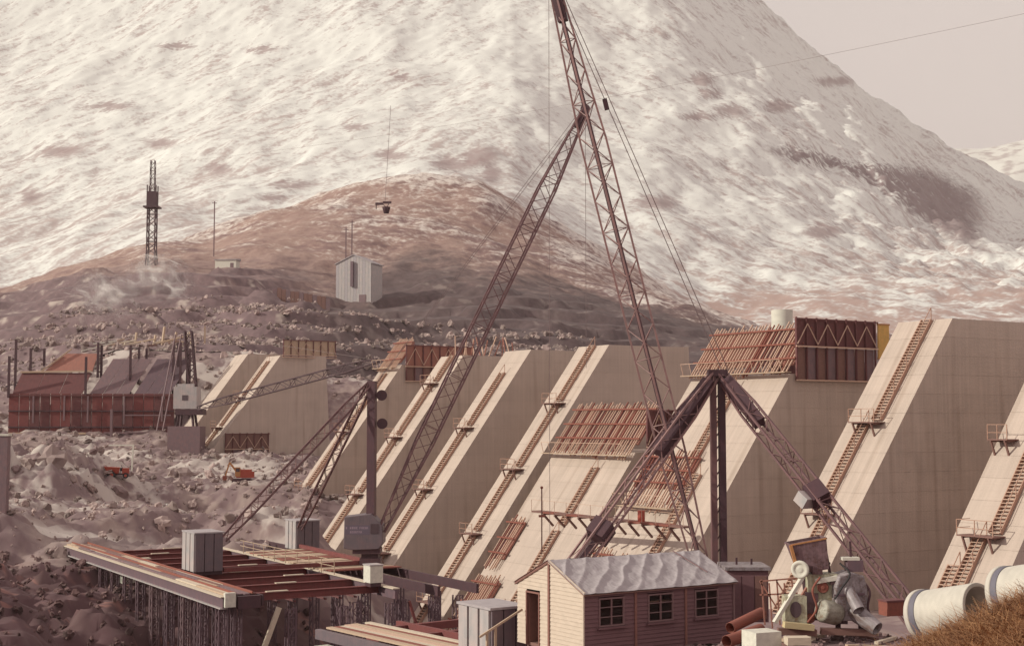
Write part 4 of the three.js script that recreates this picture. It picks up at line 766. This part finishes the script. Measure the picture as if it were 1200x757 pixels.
  part('sleeper', new G().bar(q(915, 729, 0.6), q(950, 733, 0.5), 0.3, 0.2), mat(0.62, 0.5, 0.3, 0.8, { map: woodMap }), o);
  for (const [x, y] of [[925, 738], [950, 736], [985, 738], [1012, 738]]) part('leg', new G().bar(q(x, y - 14, -0.3), q(x, y + 5, -0.3), 0.16), M.steelDark, o);
}
{ // red pipes and concrete block by the hut corner
  const tubeThing = (a, b, r, label) => { const d = V().subVectors(b, a), L = d.length(); const g = lathe([[r, 0], [r, L], [r * 0.86, L], [r * 0.86, 0.1], [0, 0.1]], 18); g.applyQuaternion(new THREE.Quaternion().setFromUnitVectors(V(0, 1, 0), d.normalize())); g.translate(a.x, a.y, a.z); solo('steel_pipe', g, M.rust, label, 'pipe', 'red steel pipes by the hut'); };
  tubeThing(at(893, 718, 52), at(856, 736, 50.5), 0.2, 'rusty red steel pipe lying uppermost beside the hut corner');
  tubeThing(at(892, 738, 51), at(852, 752, 49.5), 0.22, 'rusty red steel pipe lying lower beside the hut corner');
  const blk = (px, py, D, sx, sy, sz, turn, label, m) => { const g = new G().box(0, sy / 2, 0, sx, sy, sz); const p = at(px, py, D); const o = solo('concrete_block', g, m, label, 'block'); o.position.copy(p); o.rotation.y = turn; };
  blk(893, 760, 48, 1.0, 0.6, 0.9, 0.4, 'pale concrete block in front of the rusty red pipes', M.white);
  blk(935, 755, 47.5, 0.8, 0.25, 0.5, 0.1, 'flat pale offcut block lying below the mixer', M.timberPale);
  const bx = thing('tool_box', 'small rusty red box on the ground beside the mixer', 'box', at(1046, 721, 52), 0.3); part('body', new G().box(0, 0.26, 0, 0.75, 0.5, 0.6), M.rust, bx); part('lid', new G().box(0, 0.54, 0, 0.8, 0.06, 0.65), M.darkForm, bx);
  for (let i = 0; i < 16; i++) { const px = 905 + rnd() * 150, D = 47 + rnd() * 5, p = at(px, 700, D); p.y = groundH(p.x, D) + 0.06; const a = rnd() * 3.1, L = 0.5 + rnd() * 1.3; const o = solo('scrap_timber', new G().bar(V(-L / 2 * Math.cos(a), 0, -L / 2 * Math.sin(a)), V(L / 2 * Math.cos(a), 0.12 * rnd(), L / 2 * Math.sin(a)), 0.14 + rnd() * 0.1, 0.1), [M.timber, M.timberPale, M.timberDark, M.rust][i % 4], 'loose timber offcut strewn on the ground around the mixer', 'timber', 'timber offcuts around the mixer'); o.position.copy(p); }
}
// ---------------------------------------------------------------- concrete pipes
function cpipe(label, cl, cr, r) {
  const d = V().subVectors(cr, cl), L = d.length(), o = thing('concrete_pipe', label, 'pipe', cl, 0, 'large concrete pipes');
  const qn = new THREE.Quaternion().setFromUnitVectors(V(0, 1, 0), d.normalize());
  const add = (name, pts, m) => { const g = lathe(pts, 48); g.applyQuaternion(qn); part(name, g, m, o); };
  add('barrel', [[r * 0.84, 0.02], [r, 0.02], [r, L - 0.03], [r * 0.985, L], [r * 0.86, L], [r * 0.84, L - 0.03], [r * 0.84, 0.02]], M.pipe);
  add('collar', [[r * 1.002, 0.0], [r * 1.06, 0.0], [r * 1.075, 0.05], [r * 1.075, 0.13], [r * 1.05, 0.16], [r * 1.002, 0.16]], M.pipe);
  add('band', [[r * 1.003, 0.165], [r * 1.035, 0.165], [r * 1.035, 0.36], [r * 1.003, 0.36]], M.band);
}
cpipe('large concrete pipe with dark open mouth and blue grey band', at(1081, 722, 41.6), at(1150, 713, 39.8), 0.72);
cpipe('large concrete pipe half behind the grassy bank, collar showing', at(1178, 697, 39.4), at(1262, 686, 37.4), 0.74);

// ---------------------------------------------------------------- grassy bank in the right foreground
{
  const bl = [];
  for (let k = 0; k < 7; k++) { const g = new THREE.PlaneGeometry(0.02, 0.3, 1, 3), p = g.attributes.position; const yaw = k * 0.9, ln = 0.25 + 0.1 * (k % 3); for (let i = 0; i < p.count; i++) { const t = (p.getY(i) + 0.15) / 0.3; p.setXYZ(i, p.getX(i) * (1 - t * 0.85), t * 0.26 - t * t * 0.05, t * t * ln); } g.rotateY(yaw); g.translate(Math.sin(yaw) * 0.04, 0, Math.cos(yaw) * 0.04); g.computeVertexNormals(); bl.push(g); }
  const geo = mergeGeometries(bl), N = 15000, im = new THREE.InstancedMesh(geo, mat(1, 1, 1, 0.95, { side: THREE.DoubleSide }), N); im.name = 'grass'; const m4 = new THREE.Matrix4(), qq = new THREE.Quaternion(), e = new THREE.Euler();
  const pal = [[0.20, 0.09, 0.05], [0.34, 0.16, 0.075], [0.40, 0.205, 0.10], [0.25, 0.115, 0.06], [0.47, 0.28, 0.15]];
  for (let i = 0; i < N; i++) { const X = 6.2 + rnd() * 7.5, D = 20 + rnd() * 10, s = 0.5 + rnd() * 0.9; e.set((rnd() - 0.5) * 0.7, rnd() * 6.3, (rnd() - 0.5) * 0.7); m4.compose(V(X, groundH(X, D) - 0.03, -D), qq.setFromEuler(e), V(s, s * (0.4 + 0.5 * rnd()), s)); im.setMatrixAt(i, m4); const k = fbm(X * 0.8, D * 0.8, 2) * 2.2 + 2 + (rnd() - 0.5) * 1.6, c = pal[clamp(Math.round(k), 0, 4)]; im.setColorAt(i, C(...c)); }
  im.userData = { kind: 'stuff', label: 'dead brown grass on the bank by the pipes', category: 'grass' }; im.castShadow = im.receiveShadow = true; scene.add(im);
}

// ---------------------------------------------------------------- rocks
function rockGeo(seed) { const g = new THREE.IcosahedronGeometry(1, 1), p = g.attributes.position; for (let i = 0; i < p.count; i++) { const v = V().fromBufferAttribute(p, i), k = 0.75 + 0.35 * n3(v.x * 1.1 + seed * 7, v.y * 1.1, v.z * 1.1) + 0.12 * n3(v.x * 3 + seed, v.y * 3, v.z * 3); v.multiplyScalar(k); p.setXYZ(i, v.x, v.y * 0.72, v.z); } g.computeVertexNormals(); return g.index ? g.toNonIndexed() : g; }
const rocks = [1, 2, 3, 4].map(s => { const g = rockGeo(s); g.computeVertexNormals(); return g; });
{
  const spots = [];
  for (let i = 0; i < 46; i++) spots.push([-70 + rnd() * 46, 134 + rnd() * 70, 0.5 + rnd() * rnd() * 1.6]);
  for (let i = 0; i < 24; i++) spots.push([-68 + rnd() * 14, 157 + rnd() * 10, 0.7 + rnd() * 1.6]);
  for (const [X, D, s] of spots) {
    if (X > -23 || (wTrack(X, D) < 4.5 && D < 160)) continue;
    const o = solo('boulder', rocks[Math.floor(rnd() * 4)], M.rock[Math.floor(rnd() * 3)], 'broken boulder strewn over the pale rocky ground beyond the trestle', 'boulder', 'boulders on the rocky ground beyond the trestle');
    o.position.set(X, groundH(X, D) + 0.1 * s, -D); o.scale.set(s * (0.8 + 0.5 * rnd()), s * (0.6 + 0.6 * rnd()), s); o.rotation.set(rnd(), rnd() * 6, rnd());
  }
  const N = 12500, im = new THREE.InstancedMesh(rocks[0], mat(1, 1, 1, 0.95), N), m4 = new THREE.Matrix4(), qq = new THREE.Quaternion(), e = new THREE.Euler(); im.name = 'rubble';
  for (let i = 0; i < N; i++) {
    let X, D, s; const k = rnd();
    if (k < 0.42) { X = -85 + rnd() * 65; D = 118 + rnd() * 110; s = 0.12 + rnd() * rnd() * rnd() * 1.1; } else if (k < 0.56) { X = -45 + rnd() * 35; D = 76 + rnd() * 46; s = 0.1 + rnd() * 0.35; } else if (k < 0.84) { X = -110 + rnd() * 130; D = 235 + rnd() * 120; s = 0.25 + rnd() * rnd() * 1.3; } else { X = 6 + rnd() * 14; D = 43 + rnd() * 13; s = 0.04 + rnd() * rnd() * 0.26; }
    if (X < -22 && D < 160 && wTrack(X, D) < 4) s *= 0.25;
    e.set(rnd() * 6, rnd() * 6, rnd() * 6); m4.compose(V(X, groundH(X, D) + s * 0.1, -D), qq.setFromEuler(e), V(s, s * 0.8, s * (0.7 + rnd() * 0.6))); im.setMatrixAt(i, m4); const b = 0.55 + rnd() * 0.75; im.setColorAt(i, D < 60 ? C(0.20 * b, 0.125 * b, 0.125 * b) : D < 125 && X < 0 ? C(0.15 * b, 0.085 * b, 0.085 * b) : C(0.34 * b, 0.25 * b, 0.235 * b));
  }
  im.userData = { kind: 'stuff', label: 'loose stone rubble over the excavated ground', category: 'rubble' }; im.castShadow = im.receiveShadow = true; scene.add(im);
}

// ---------------------------------------------------------------- shuttered foundation far left
{
  const o = thing('shuttered_foundation', 'long red brown shuttered foundation with leaning dark sheets and posts', 'formwork', P(-84.5, -2.4, 235), 0.06);
  const Wd = 27.5;
  for (let i = 0; i < 16; i++) { const w = Wd / 16; part('shutter_panel', new G().box(w * (i + 0.5), 3.9, 0, w - 0.12, 6.6, 0.25), [M.redSteel, M.darkForm, M.darkForm, M.redSteel][(i * 7) % 4], o); }
  for (let i = 0; i < 5; i++) for (const y of [1.6, 4.3, 6.9]) part('waling', new G().box(Wd * (i + 0.5) / 5, y, 0.25, Wd / 5 - 0.1, 0.22, 0.22), y > 6 ? M.darkForm : M.steelDark, o);
  for (const x of [4.2, 9.3, 13.2, 19.2, 25.5]) part('prop', new G().bar(V(x, 1.8 + rnd(), 0.5), V(x, 6.8, 0.5), 0.26), M.sheet, o);
  part('foot_rail', new G().box(6.5, 0.55, 0.8, 13, 0.3, 0.3), M.timber, o); part('foot_rail', new G().box(20.5, 0.65, 0.8, 9, 0.25, 0.3), M.sheet, o); part('foot_rail', new G().box(23, 3.6, 0.5, 8, 0.2, 0.2), M.sheet, o);
  part('marker_post', new G().bar(V(17.4, 0, 1.6), V(17.4, 4.6, 1.6), 0.4), M.sheet, o);
  // leaning sheets of the three bays
  for (const [x0, x1, y1, lean, m] of [[0.6, 12.2, 10.8, 0.8, M.darkForm], [13.4, 20, 13.2, 3.2, M.sheet], [20.8, 26.8, 13.2, 3.2, M.greyDark]]) { const n = 3, w = (x1 - x0) / n; for (let i = 0; i < n; i++) { const a = x0 + i * w, b = a + w - 0.08; part('leaning_sheet', new G().hexa([V(a, 7.2, 0.1), V(b, 7.2, 0.1), V(b, 7.2, -0.1), V(a, 7.2, -0.1)], [V(a + lean, y1, -2.4), V(b + lean, y1, -2.4), V(b + lean, y1, -2.6), V(a + lean, y1, -2.6)]), m, o); } }
  part('leaning_sheet', new G().hexa([V(5, 11, -2.8), V(13, 11, -2.8), V(13, 11, -3), V(5, 11, -3)], [V(7.6, 14.2, -5), V(13.4, 14.2, -5), V(13.4, 14.2, -5.2), V(7.6, 14.2, -5.2)]), M.redForm, o);
  part('edge_board', new G().bar(V(1.2, 10.9, -2.2), V(13, 11.1, -2.2), 0.3), M.timber, o); part('edge_board', new G().bar(V(4.6, 11.1, -2.6), V(9, 15, -4.8), 0.24), M.timber, o);
  for (const [x, y0, y1, z] of [[0, 6.5, 13.5, 0.3], [0.1, 7, 16.5, -3], [2.6, 11, 15, -3], [4.6, 12, 15, -4], [12.7, 7, 13.4, 0.3], [13.9, 10, 16, -3], [14.4, 10, 15.6, -3.4], [19.8, 7, 15.5, -1], [20.8, 9, 15.2, -3], [22, 12, 15, -3.4], [27, 7, 15.8, -1], [27.6, 2, 16, -2], [28.2, 2, 16, -1], [29, 4, 15.6, -3], [29.6, 3, 15, -2]]) part('post', new G().bar(V(x, y0, z), V(x, y1, z), 0.36), M.steelDark, o);
}
// planks, spoil sheets and boards lying above the foundation
{ const rr = mulberry(77);
  for (let i = 0; i < 22; i++) { const px = 60 + rr() * 175, py = 372 + rr() * 38, D = 255 + rr() * 25, p = at(px, py, D); p.y = groundH(p.x, D) + 0.3; const L = 2 + rr() * 4, a = (rr() - 0.5) * 1.8; const o = solo('timber_balk', new G().bar(V(-L / 2, 0, 0), V(L / 2 * Math.cos(a), L * 0.3 * rr(), L / 2 * Math.sin(a)), 0.4 + rr() * 0.4, 0.25), [M.timber, M.timberPale, M.white, M.timberDark][i % 4], 'timber balk lying in the clutter above the shuttered foundation', 'timber', 'timber balks above the shuttered foundation'); o.position.copy(p); }
  for (let i = 0; i < 9; i++) { const px = 140 + i * 12 + rr() * 6, D = 268 + rr() * 12, p = at(px, 380, D); p.y = groundH(p.x, D); const o = solo('timber_prop', new G().bar(V(0, -0.2, 0), V((rr() - 0.5) * 1.6, 1.6 + rr() * 2.4, -0.4), 0.35), rr() < 0.8 ? M.timber : M.timberPale, 'upright timber prop among the clutter on the slope above the foundation', 'timber', 'timber props above the foundation'); o.position.copy(p); }
}

// ---------------------------------------------------------------- plant working on the rock floor
function dumper(label, p, turn, s) {
  const o = thing('dumper', label, 'dumper', p, turn); o.scale.setScalar(s);
  { const g = new G(); g.hexa([V(-1.0, 0.75, 0.7), V(0.5, 0.75, 0.7), V(0.5, 0.75, -0.7), V(-1.0, 0.75, -0.7)], [V(-1.6, 1.75, 0.95), V(0.7, 1.6, 0.95), V(0.7, 1.6, -0.95), V(-1.6, 1.75, -0.95)]); part('skip', g, M.redPaint, o); }
  part('chassis', new G().box(0.4, 0.62, 0, 3, 0.25, 0.8), M.steelDark, o); part('engine_cover', new G().box(1.5, 1.1, 0, 1.0, 0.8, 1.0), M.redPaint, o); part('seat', new G().box(0.9, 1.3, 0, 0.4, 0.5, 0.6), M.tyre, o);
  part('steering_column', new G().bar(V(1.1, 1.3, 0), V(0.85, 1.95, 0), 0.08), M.steelDark, o);
  for (const [x, z, r] of [[-0.5, 0.85, 0.55], [-0.5, -0.85, 0.55], [1.5, 0.75, 0.42], [1.5, -0.75, 0.42]]) { const w = new THREE.Group(); w.name = 'wheel'; o.add(w); const g = new THREE.CylinderGeometry(r, r, 0.32, 18).rotateX(Math.PI / 2).translate(x, r, z); part('tyre', g, M.tyre, w); part('rim', new THREE.CylinderGeometry(r * 0.5, r * 0.5, 0.36, 14).rotateX(Math.PI / 2).translate(x, r, z), M.redPaint, w); }
}
const onG = (px, py, D) => { const p = at(px, py, D); p.y = groundH(p.x, D); return p; };
dumper('red dumper with dark skip beside the white marker post', onG(134, 565, 176), 0.25, 0.85);
{ const p = onG(283, 565, 183), o = thing('excavator', 'red tracked excavator digging beside the pale ground below the far buttress', 'excavator', p, 0.2); o.scale.setScalar(0.62);
  for (const z of [-1.1, 1.1]) part('track', new G().box(0, 0.5, z, 3.8, 0.9, 0.7).box(0, 0.5, z, 4.2, 0.55, 0.68), M.steelDark, o);
  part('house', new G().box(0.4, 2.0, 0, 3.2, 1.7, 2.4), M.redPaint, o); part('counterweight', new G().box(2.2, 1.8, 0, 0.7, 1.2, 2.3), M.redPaint, o); part('cab', new G().box(-0.9, 2.4, 0.8, 1.1, 1.9, 1.0), M.orange, o); part('cab_window', new G().box(-0.9, 2.8, 1.32, 0.8, 0.7, 0.04), M.darkInside, o);
  part('boom', new G().bar(V(-0.6, 1.8, -0.3), V(-2.6, 4.3, -0.3), 0.4), M.orange, o); part('dipper_arm', new G().bar(V(-2.6, 4.3, -0.3), V(-3.4, 1.6, -0.3), 0.3), M.orange, o); part('bucket', new G().box(-3.5, 1.1, -0.3, 1.0, 0.9, 1.1), M.rust, o); }
{ const o = thing('marker_post', 'white post with crossbar beside the red dumper', 'post', onG(153, 566, 190)); part('post', new G().bar(V(0, -0.2, 0), V(0.2, 4.4, 0), 0.2), M.white, o); part('crossbar', new G().box(-1.4, 4.4, 0, 3.4, 0.16, 0.16), M.white, o); }
{ const p = at(155, 718, 118); p.y = groundH(p.x, 118) - 0.1; const o = thing('footing_block', 'pale concrete footing block at the foot of the trestle posts', 'block', p, 0.55); part('block', new G().box(0, 0.75, 0, 2.3, 1.9, 1.6), M.white, o); part('cap', new G().box(0, 1.74, 0, 2.4, 0.1, 1.7), M.timberPale, o); }
{ const o = thing('post', 'pale weathered post standing by the haul road', 'post', onG(2, 600, 128)); part('post', new G().bar(V(0, -0.3, 0), V(0.05, 7.4, 0), 0.8), M.sheet, o); part('cap', new G().box(0.05, 7.5, 0, 0.95, 0.2, 0.95), M.white, o); }
{ const a = onG(150, 592, 140), b = onG(180, 615, 128); a.y += 0.5; b.y += 0.3; solo('timber_balk', new G().bar(a, b, 0.35, 0.3), M.timberPale, 'long pale plank lying beside the haul road', 'timber'); }
{ const o = thing('pole', 'thin upright pole standing in front of the lowest wide block', 'pole', at(635, 648, 112)); part('shaft', new G().bar(V(0, 0, 0), V(0, 5.1, 0), 0.1), M.timberDark, o); part('finial', new THREE.SphereGeometry(0.12, 10, 8).translate(0, 5.15, 0), M.rust, o); part('clamp', new G().box(0, 2.9, 0, 0.5, 0.18, 0.18), M.rust, o); }

// ---------------------------------------------------------------- on the hill
{ const D = 418, p = at(414, 352, D); p.y = hillH(p.x, D) - 1; const sc = D / F, o = thing('corrugated_shed', 'tall grey corrugated shed on the hillside', 'shed', p, -0.32);
  const w = 11.6, h = at(414, 309, D).y - p.y, r = 2.6, d = 8, n = 12;
  for (let i = 0; i < n; i++) { const x0 = -w / 2 + i * w / n, x1 = x0 + w / n - 0.05, t = x => h + r * (1 - Math.abs(x) / (w / 2)); part('sheet', new G().hexa([V(x0, 0, 0.12), V(x1, 0, 0.12), V(x1, 0, -0.1), V(x0, 0, -0.1)], [V(x0, t(x0), 0.12), V(x1, t(x1), 0.12), V(x1, t(x1), -0.1), V(x0, t(x0), -0.1)]), i % 3 ? M.greySheet : M.felt, o); }
  part('side_wall', new G().box(-w / 2, h / 2, -d / 2, 0.2, h, d - 0.3), M.greySheet, o); part('side_wall', new G().box(w / 2, h / 2, -d / 2, 0.2, h, d - 0.3), M.greySheet, o); part('back_wall', new G().box(0, h / 2, -d, w, h, 0.2), M.greySheet, o);
  for (const s of [-1, 1]) part('roof_slope', new G().hexa([V(0, h + r + 0.02, 0.4), V(s * (w / 2 + 0.4), h - 0.15, 0.4), V(s * (w / 2 + 0.4), h - 0.15, -d - 0.4), V(0, h + r + 0.02, -d - 0.4)], [V(0, h + r + 0.24, 0.4), V(s * (w / 2 + 0.4), h + 0.07, 0.4), V(s * (w / 2 + 0.4), h + 0.07, -d - 0.4), V(0, h + r + 0.24, -d - 0.4)]), M.felt, o);
  part('chute', new G().box(-0.3, h * 0.75, 0.6, 0.9, h * 0.6, 0.6), M.greyDark, o); part('door', new G().box(3, 1.6, 0.2, 2.2, 3.2, 0.1), M.sheet, o); }
{ const D = 430, p = at(266, 311, D); p.y = hillH(p.x, D) - 0.6; const o = thing('white_hut', 'small white hut on the shoulder of the hill', 'hut', p, -0.1); part('wall', new G().box(0, 1.6, 0, 6.6, 3.4, 4), M.white, o); part('roof', new G().hexa([V(-3.6, 3.3, 2.3), V(3.6, 3.3, 2.3), V(3.6, 3.3, -2.3), V(-3.6, 3.3, -2.3)], [V(-3.6, 3.55, 2.3), V(3.6, 3.55, 2.3), V(3.6, 4.1, -2.3), V(-3.6, 4.1, -2.3)]), M.felt, o); part('door', new G().box(2, 1.3, 2.03, 1, 2.2, 0.08), M.sheet, o); }
{ const o = thing('retaining_wall', 'dark timber retaining wall beside the corrugated shed', 'wall', V(0, 0, 0)); const D = 400; for (let i = 0; i < 13; i++) { const p = at(322 + i * 5.2, 326, D); const y = hillH(p.x, D) - 1; part('panel', new G().box(p.x, y + 2.2, p.z, 1.2, 4.8, 0.5), i % 3 ? M.timberDark : M.sheet, o); } }
{ const D = 440, top = at(178, 188, D), p = at(177, 290, D); p.y = hillH(p.x, D) - 1; const o = thing('lattice_tower', 'dark lattice tower with a square cab on the hill skyline', 'tower', p); const h = top.y - p.y, hc = at(178, 243, D).y - p.y;
  lattice(o, 'shaft', V(0, 0, 0), V(0, hc, 0), 3.2, 2.5, 2.4, 9, 0.34, 0.2, M.steelDark, M.steelDark, V(1, 0, 0), 0.3);
  part('platform', new G().box(0, hc, 0, 4.8, 0.5, 4.6), M.steelDark, o); part('cab', new G().box(0.1, hc + 2.6, 0, 2.8, 4.8, 2.8), M.steelDark, o); for (const [x, z] of [[-1.4, 1.2], [1.4, 1.2], [-1.4, -1.2], [1.4, -1.2]]) part('corner_post', new G().bar(V(x, hc, z), V(x, hc + 7, z), 0.3), M.steelDark, o);
  lattice(o, 'head', V(0, hc + 5, 0), V(0, h, 0), 1.6, 1.4, 1.2, 6, 0.18, 0.12, M.steelDark, M.steelDark, V(1, 0, 0)); }
for (const [px, D, hp, lb] of [[250, 470, 20, 'thin pole on the hill skyline behind the white hut'], [405, 436, 21, 'thin pole beside the roof of the corrugated shed'], [412, 438, 23, 'taller thin pole behind the corrugated shed']]) { const p = at(px, 300, D); p.y = hillH(p.x, D) - 1; const o = thing('pole', lb, 'pole', p); part('shaft', new G().bar(V(0, 0, 0), V(0, hp, 0), 0.32), M.sheet, o); part('crossarm', new G().box(0, hp - 0.6, 0, 1.6, 0.2, 0.2), M.sheet, o); }
{ // aerial cableway and its hanging skip
  const a = at(178, 192, 440), b = P(150, 60, 120), pts = []; for (let i = 0; i <= 60; i++) { const t = i / 60, p = a.clone().lerp(b, t); p.y -= 22 * 4 * t * (1 - t) * 0.25; pts.push(p); }
  solo('cableway_rope', new G().rope(pts, 0.045), M.rope, 'thin overhead cableway rope crossing the sky', 'cable');
  const p = pts[22], o = thing('cableway_skip', 'small dark skip hanging in the air before the brown hill', 'skip', at(450, 250, 330)); 
  part('carriage', new G().box(-1.2, 2.3, 0, 1.8, 0.5, 0.5).box(0.7, 2.6, 0, 2, 0.5, 0.5), M.steelDark, o); part('bucket', lathe([[0, 0], [0.6, 0], [1.0, 1.5], [0.9, 1.5], [0.55, 0.12], [0, 0.12]], 16).translate(0.5, 0, 0), M.steelDark, o); part('hanger', new G().bar(V(0.5, 1.4, 0), V(-0.4, 2.3, 0), 0.14).bar(V(0.5, 1.4, 0), V(1.2, 2.4, 0), 0.14).bar(V(-1.9, 1.0, 0), V(-1.9, 2.4, 0), 0.2), M.steelDark, o); part('fall_rope', new G().bar(V(0.2, 2.6, 0), V(1.4, 26, 0), 0.08), M.rope, o); }

// ---------------------------------------------------------------- drifting steam: clouds of fine droplets
{
  const mk = (name, label, blobs, seed, N) => {
    const r = mulberry(seed), im = new THREE.InstancedMesh(new THREE.OctahedronGeometry(1), mat(0.9, 0.87, 0.85, 1), N); im.name = name; const m4 = new THREE.Matrix4();
    const g = () => (r() + r() + r() + r() - 2) * 0.9;
    for (let i = 0; i < N; i++) { const [px, py, D, s] = blobs[Math.floor(r() * blobs.length)], c = at(px, py, D); const k = 0.014 + 0.012 * r(); const x = c.x + g() * s * 1.9, y = c.y + g() * s * 1.5; const w = 0.9 * n3(x * 0.35, y * 0.35, seed); m4.makeScale(k, k, k); m4.setPosition(x + w, y + 0.9 * n3(x * 0.35 + 7, y * 0.35, seed), c.z + g() * s * 1.5); im.setMatrixAt(i, m4); }
    im.userData = { kind: 'stuff', label, category: 'steam' }; im.castShadow = im.receiveShadow = true; scene.add(im);
  };
  mk('steam', 'thin white steam drifting below the lattice tower', [[186, 318, 300, 2.6], [178, 312, 300, 1.8], [195, 326, 300, 2.4], [206, 340, 300, 1.4], [168, 326, 300, 1.8]], 5, 42000);
  mk('steam_001', 'pale steam drifting above the shuttered foundation', [[110, 345, 280, 2.6], [128, 352, 280, 2.7], [140, 345, 280, 1.8], [120, 338, 280, 1.8]], 9, 34000);
}
renderer.render(scene, camera);
